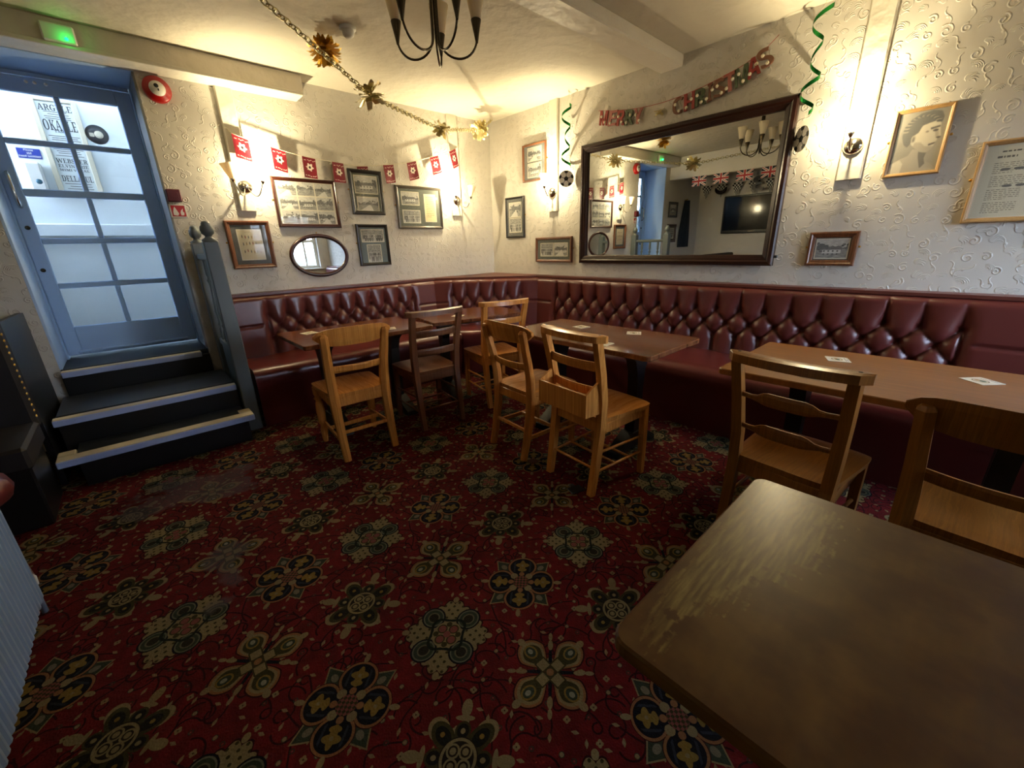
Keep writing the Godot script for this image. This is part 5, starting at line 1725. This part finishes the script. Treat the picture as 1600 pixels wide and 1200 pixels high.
func small_fittings() -> void:
	var e := thing("emergency_light", "white emergency light box with a glowing green lamp above the door", "light", Vector3(0.06, 2.548, -4.08))
	part("case", MB.new().box(Vector3(0, 0.055, 0.02), Vector3(0.15, 0.095, 0.04), 0.008).done(), M.plastic_white, e)
	var gm := mk("green_led", Color(0.1, 0.9, 0.4), 0.3)
	gm.emission_enabled = true
	gm.emission = Color(0.05, 1.0, 0.38)
	gm.emission_energy_multiplier = 5.0
	part("led_lamp", MB.new(true).lathe([Vector2(0.009, 0.0), Vector2(0.008, 0.006), Vector2(0, 0.010)], 12, Transform3D(Basis(Vector3(1, 0, 0), PI / 2), Vector3(0.03, 0.03, 0.04))).done(), gm, e)
	var l := OmniLight3D.new()
	l.name = "green_light"
	l.position = Vector3(0.03, 0.03, 0.075)
	l.light_color = Color(0.05, 1.0, 0.38)
	l.light_energy = 0.003
	l.light_size = 0.01
	l.omni_range = 8.0
	l.omni_attenuation = 2.0
	l.shadow_enabled = true
	e.add_child(l)
	var a := on_wall("fire_alarm", "round red fire alarm sounder with a white face beside the door", "alarm", "back", 0.495, 2.44)
	part("body", MB.new(true).lathe([Vector2(0.082, 0), Vector2(0.082, 0.03), Vector2(0.076, 0.042), Vector2(0.05, 0.046), Vector2(0.048, 0.05), Vector2(0, 0.05)], 32, Transform3D(Basis(Vector3(1, 0, 0), PI / 2), Vector3.ZERO)).done(), M.red_plastic, a)
	part("face", MB.new(true).lathe([Vector2(0.047, 0.05), Vector2(0.046, 0.054), Vector2(0, 0.055)], 28, Transform3D(Basis(Vector3(1, 0, 0), PI / 2), Vector3.ZERO)).done(), M.plastic_white, a)
	part("symbol", MB.new(true).lathe([Vector2(0.014, 0), Vector2(0.012, 0.002), Vector2(0, 0.002)], 12, Transform3D(Basis(Vector3(1, 0, 0), PI / 2), Vector3(-0.004, 0.016, 0.0545))).done(), M.ink, a)
	part("symbol", MB.new().box(Vector3(0.004, -0.008, 0.0555), Vector3(0.008, 0.014, 0.002), 0.0).done(), M.ink, a)
	var p := on_wall("fire_call_point", "small dark red fire call point beside the door", "call point", "back", 0.43, 1.70)
	part("case", MB.new().box(Vector3(0, 0.044, 0.022), Vector3(0.088, 0.088, 0.044), 0.006).done(), M.dark_red_plastic, p)
	part("press_plate", MB.new().box(Vector3(0, 0.046, 0.045), Vector3(0.05, 0.042, 0.004), 0.001).done(), M.dark_red_plastic, p)
	var s := on_wall("fire_action_sign", "small red and white fire symbol sign under the call point", "sign", "back", 0.435, 1.59)
	part("plate", MB.new().box(Vector3(0, 0.048, 0.002), Vector3(0.105, 0.095, 0.004), 0.001).done(), M.plastic_white, s)
	part("red_field", MB.new().box(Vector3(0, 0.048, 0.0045), Vector3(0.085, 0.078, 0.001), 0.0).done(), M.red_plastic, s)
	part("hand_symbol", MB.new().prism(PackedVector2Array([Vector2(-0.034, 0.018), Vector2(-0.008, 0.014), Vector2(0.0, 0.03), Vector2(-0.006, 0.044), Vector2(-0.012, 0.06), Vector2(-0.02, 0.078), Vector2(-0.028, 0.062), Vector2(-0.034, 0.04)]), 0.005, 0.0056).done(), M.plastic_white, s)
	part("flame_symbol", MB.new().prism(PackedVector2Array([Vector2(0.012, 0.016), Vector2(0.030, 0.018), Vector2(0.034, 0.036), Vector2(0.026, 0.046), Vector2(0.030, 0.066), Vector2(0.016, 0.052), Vector2(0.010, 0.036)]), 0.005, 0.0056).done(), M.plastic_white, s)

# ---------------------------------------------------------------- left edge of the picture
func left_side() -> void:
	var r := thing("radiator", "white ribbed panel radiator at the left edge of the picture", "radiator", Vector3(-0.59, 0, -2.12), 0.0)
	var m := MB.new()
	for k in 38:
		m.box(Vector3(0.075, 0.39, 0.022 + k * 0.0342), Vector3(0.026, 0.56, 0.026), 0.007)
	part("front_panel", m.done(), M.radiator_white, r)
	part("back_panel", MB.new().box(Vector3(0.05, 0.385, 0.65), Vector3(0.035, 0.58, 1.31), 0.006).done(), M.radiator_white, r)
	part("top_grille", MB.new().box(Vector3(0.055, 0.68, 0.65), Vector3(0.075, 0.02, 1.31), 0.006).done(), M.radiator_white, r)
	part("valve", MB.new(true).tube([Vector3(0.055, 0.13, -0.005), Vector3(0.055, 0.13, -0.05), Vector3(0.055, 0.10, -0.065), Vector3(0.055, 0.0, -0.065)], [0.010], 10).done(), M.radiator_white, r)
	part("valve_head", MB.new(true).lathe([Vector2(0.018, 0.0), Vector2(0.02, 0.03), Vector2(0.014, 0.045), Vector2(0, 0.046)], 14).done(), M.plastic_white, r, Vector3(0.055, 0.13, -0.065))
	part("wall_bracket", MB.new().box(Vector3(0.015, 0.4, 0.65), Vector3(0.04, 0.1, 0.9), 0.002).done(), M.radiator_white, r)
	# dark leather settle with a studded end
	var s := thing("studded_settle", "dark leather settle with brass studs beside the steps", "bench", Vector3(-1.1, 0, -3.36))
	part("backrest", MB.new().box(Vector3(0, 0.72, -0.06), Vector3(1.12, 0.62, 0.12), 0.02).done(), M.dark_leather, s)
	part("seat", MB.new().box(Vector3(0, 0.40, 0.22), Vector3(1.12, 0.12, 0.48), 0.015).done(), M.dark_leather, s)
	part("base", MB.new().box(Vector3(0, 0.17, 0.19), Vector3(1.08, 0.34, 0.40), 0.01).done(), M.black_paint, s)
	var stud := MB.new(true).lathe([Vector2(0.008, 0), Vector2(0.007, 0.005), Vector2(0, 0.007)], 10, Transform3D(Basis(Vector3(0, 0, 1), -PI / 2), Vector3.ZERO)).done()
	for k in 16: part("stud", stud, M.brass, s, Vector3(0.558, 0.98 - 0.033 * k, -0.025))
	var q := thing("leather_stool", "red leather padded stool end behind the radiator", "stool", Vector3(-0.725, 0, -2.38))
	part("cushion", MB.new(true).lathe([Vector2(0, 0.42), Vector2(0.17, 0.42), Vector2(0.205, 0.44), Vector2(0.215, 0.47), Vector2(0.205, 0.505), Vector2(0.17, 0.525), Vector2(0, 0.535)], 28).done(), M.seat_leather, q)
	for k in 4:
		var a := TAU * (k + 0.5) / 4.0
		part("leg", MB.new(true).tube([Vector3(cos(a) * 0.13, 0.42, sin(a) * 0.13), Vector3(cos(a) * 0.17, 0, sin(a) * 0.17)], [0.018, 0.013], 10).done(), M.aged_wood, q)

# ---------------------------------------------------------------- the alcove that the mirror shows
func alcove() -> void:
	var t := on_wall("television", "flat black television on the alcove wall, seen in the mirror", "television", "left", -3.16, 1.38)
	part("case", MB.new().box(Vector3(0, 0.335, 0.05), Vector3(1.12, 0.68, 0.05), 0.01).done(), M.black_plastic, t)
	part("screen", MB.new().box(Vector3(0, 0.35, 0.0765), Vector3(1.06, 0.60, 0.003), 0.0).done(), M.screen, t)
	part("brand_strip", MB.new().box(Vector3(0, 0.025, 0.077), Vector3(0.10, 0.012, 0.003), 0.0).done(), M.chrome, t)
	part("wall_bracket", MB.new().box(Vector3(0, 0.335, 0.013), Vector3(0.4, 0.3, 0.026), 0.002).done(), M.iron, t)
	var j := thing("flag_bunting", "red white and blue flag bunting on the alcove header, seen in the mirror", "bunting", Vector3(-0.615, 2.335, -3.85))
	part("cord", MB.new(true).tube([Vector3(0, 0, 0), Vector3(0, 0, 1.9)], [0.002], 6).done(), M.string, j)
	var jm := print_mat(jack_img(), 0.7)
	for k in 5:
		part("flag", bent_sheet(6, 4, func(u: float, v: float) -> Vector3: return Vector3(0.004 + 0.008 * sin(u * 5.0 + k) * v, -0.158 * v, 0.255 * (1.0 - u))), jm, j, Vector3(0, 0, 0.03 + k * 0.375))
	# chequered pennants further in
	var chk := new_img(48, 64, Color(0.86, 0.86, 0.84))
	for a in 8:
		for b in 6:
			if (a + b) % 2 == 0: rect(chk, b * 8, a * 8, 8, 8, Color(0.03, 0.03, 0.035))
	var cm := print_mat(chk, 0.7)
	var c := thing("chequered_bunting", "black and white chequered pennants above the television in the mirror", "bunting", Vector3(-1.80, 2.29, -4.22))
	part("cord", MB.new(true).tube([Vector3(0, 0, 0), Vector3(0, -0.02, 0.7), Vector3(0, 0, 1.5)], [0.002], 6).done(), M.string, c)
	for k in 5:
		part("pennant", bent_sheet(6, 6, func(u: float, v: float) -> Vector3: return Vector3(0.003, -0.24 * v, 0.22 * ((0.5 - u) * (1.0 - v) + 0.5))), cm, c, Vector3(0, -0.01, 0.02 + k * 0.29))
	var n3 := thing("number_balloon", "black foil number three standing above the television, seen in the mirror", "balloon", Vector3(-1.72, 2.06, -3.12), PI / 2)
	var o := lettering(n3, "3", 0.20, 0.25, Vector3(0, 0.15, 0), M.black_plastic, "Droid Sans", 0.03)
	o.name = "numeral"
	part("stick", MB.new(true).tube([Vector3(0, -0.05, -0.01), Vector3(0, 0.04, -0.01)], [0.004], 6).done(), M.black_plastic, n3)
	var cr := thing("crescent_balloon", "dark purple foil crescent beside the number, seen in the mirror", "balloon", Vector3(-1.72, 2.10, -3.78), PI / 2)
	var arc := []
	for k in 13:
		var a := PI + PI * k / 12.0
		arc.append(Vector3(cos(a) * 0.10, 0.12 + sin(a) * 0.09, 0))
	part("foil", MB.new(true).tube(arc, [0.012, 0.02, 0.028, 0.032, 0.034, 0.034, 0.034, 0.034, 0.034, 0.032, 0.028, 0.02, 0.012], 10).done(), M.purple_foil, cr)
	part("thread", MB.new(true).tube([Vector3(0, 0.06, 0), Vector3(0, 0.20, -0.05)], [0.0015], 5).done(), M.string, cr)
	framed("framed_photograph", "dark framed photograph left of the doorway, upper one seen in the mirror", "back", -0.97, -0.66, 1.70, 1.975, 0.03, M.dark_frame, M.mount_grey, [[0.0, 0.0, 0.20, 0.16, photo("house", 220)]], false)
	framed("framed_photograph", "brown framed photograph left of the doorway, lower one seen in the mirror", "back", -0.98, -0.66, 1.25, 1.58, 0.035, M.mahogany, M.mount_brown, [[0.0, 0.0, 0.18, 0.18, photo("group", 221)]], false)
	var k := on_wall("hanging_coat", "dark blue coat hanging on the wall, seen in the mirror", "coat", "back", -1.27, 1.15)
	var f := []
	var bk := []
	for i in 13:
		var u := lerpf(-1.0, 1.0, i / 12.0)
		var cf := []
		var cb := []
		for q in 9:
			var v := q / 8.0
			var w := lerpf(0.19, 0.05, pow(v, 1.7))
			var z := 0.05 + 0.05 * (1.0 - u * u) + 0.014 * sin(u * 9.0) * (1.0 - v)
			cf.append(Vector3(u * w, v * 0.86, z))
			cb.append(Vector3(u * w, v * 0.86, 0.015))
		f.append(cf)
		bk.append(cb)
	part("cloth", MB.new().slab(f, bk, Vector3(0, 0, 1)).done(), M.cloth_dark_blue, k)
	part("peg", MB.new(true).tube([Vector3(0, 0.87, 0), Vector3(0, 0.88, 0.06)], [0.01], 8).done(), M.brass, k)
	var sw := on_wall("light_switch", "white square switch plate on the alcove wall, seen in the mirror", "switch", "left", -3.98, 1.60)
	part("plate", MB.new().box(Vector3(0, 0.043, 0.004), Vector3(0.086, 0.086, 0.008), 0.002).done(), M.plastic_white, sw)
	part("rocker", MB.new().box(Vector3(0, 0.043, 0.009), Vector3(0.02, 0.03, 0.005), 0.001).done(), M.plastic_white, sw)

# ---------------------------------------------------------------- beer mats and litter
func beer_mats() -> void:
	var r := RandomNumberGenerator.new()
	r.seed = 50
	var im := new_img(96, 96, Color(0.80, 0.76, 0.66))
	dot(im, 48, 44, 30, 24, Color(0.46, 0.36, 0.24))
	dot(im, 48, 44, 26, 20, Color(0.74, 0.70, 0.58))
	dot(im, 42, 46, 14, 10, Color(0.25, 0.30, 0.22))
	dot(im, 58, 40, 9, 8, Color(0.62, 0.42, 0.2))
	text_lines(im, 14, 78, 68, 2, 8, Color(0.3, 0.26, 0.22), r)
	var pm := print_mat(im, 0.75)
	var spots := [["beer mat on the left table near its far end", 0.93, -3.28, 12.0], ["beer mat on the left table between the two chair backs", 1.42, -2.96, -20.0], ["beer mat on the middle table near the corner end", 2.40, -1.87, -8.0], ["beer mat on the middle table toward the banquette", 2.45, -1.46, 30.0], ["beer mat on the middle table at its near edge behind the chair rail", 2.06, -1.43, 5.0], ["beer mat on the right table, leaning on another mat", 2.53, -0.36, 20.0], ["beer mat on the right table by the chapel chair", 2.14, -0.37, -4.0], ["beer mat on the right table nearest the picture edge", 2.51, 0.125, 48.0], ["beer mat on the corner table", 2.12, -3.03, 33.0]]
	for s in spots:
		var t := thing("beer_mat", s[0], "beer mat", Vector3(s[1], 0.7352, s[2]), deg_to_rad(s[3]), "beer mats")
		part("card", MB.new().box(Vector3(0, 0.001, 0), Vector3(0.094, 0.002, 0.094), 0.0005).done(), M.mount_cream, t)
		part("printed_face", sheet(0.092, 0.092), pm, t, Vector3(0, 0.0022, 0), Vector3(-PI / 2, 0, 0))
	var w := thing("floor_scrap", "dark plastic scrap on the carpet by the book box chair", "litter", Vector3(1.598, 0, -1.25), -0.3)
	part("plate", MB.new().box(Vector3(0, 0.004, 0), Vector3(0.085, 0.006, 0.06), 0.002, Basis(Vector3(1, 0, 0), 0.03)).done(), M.black_plastic, w)
	part("tab", MB.new().box(Vector3(0.0, 0.006, -0.042), Vector3(0.03, 0.006, 0.025), 0.002).done(), M.black_plastic, w)
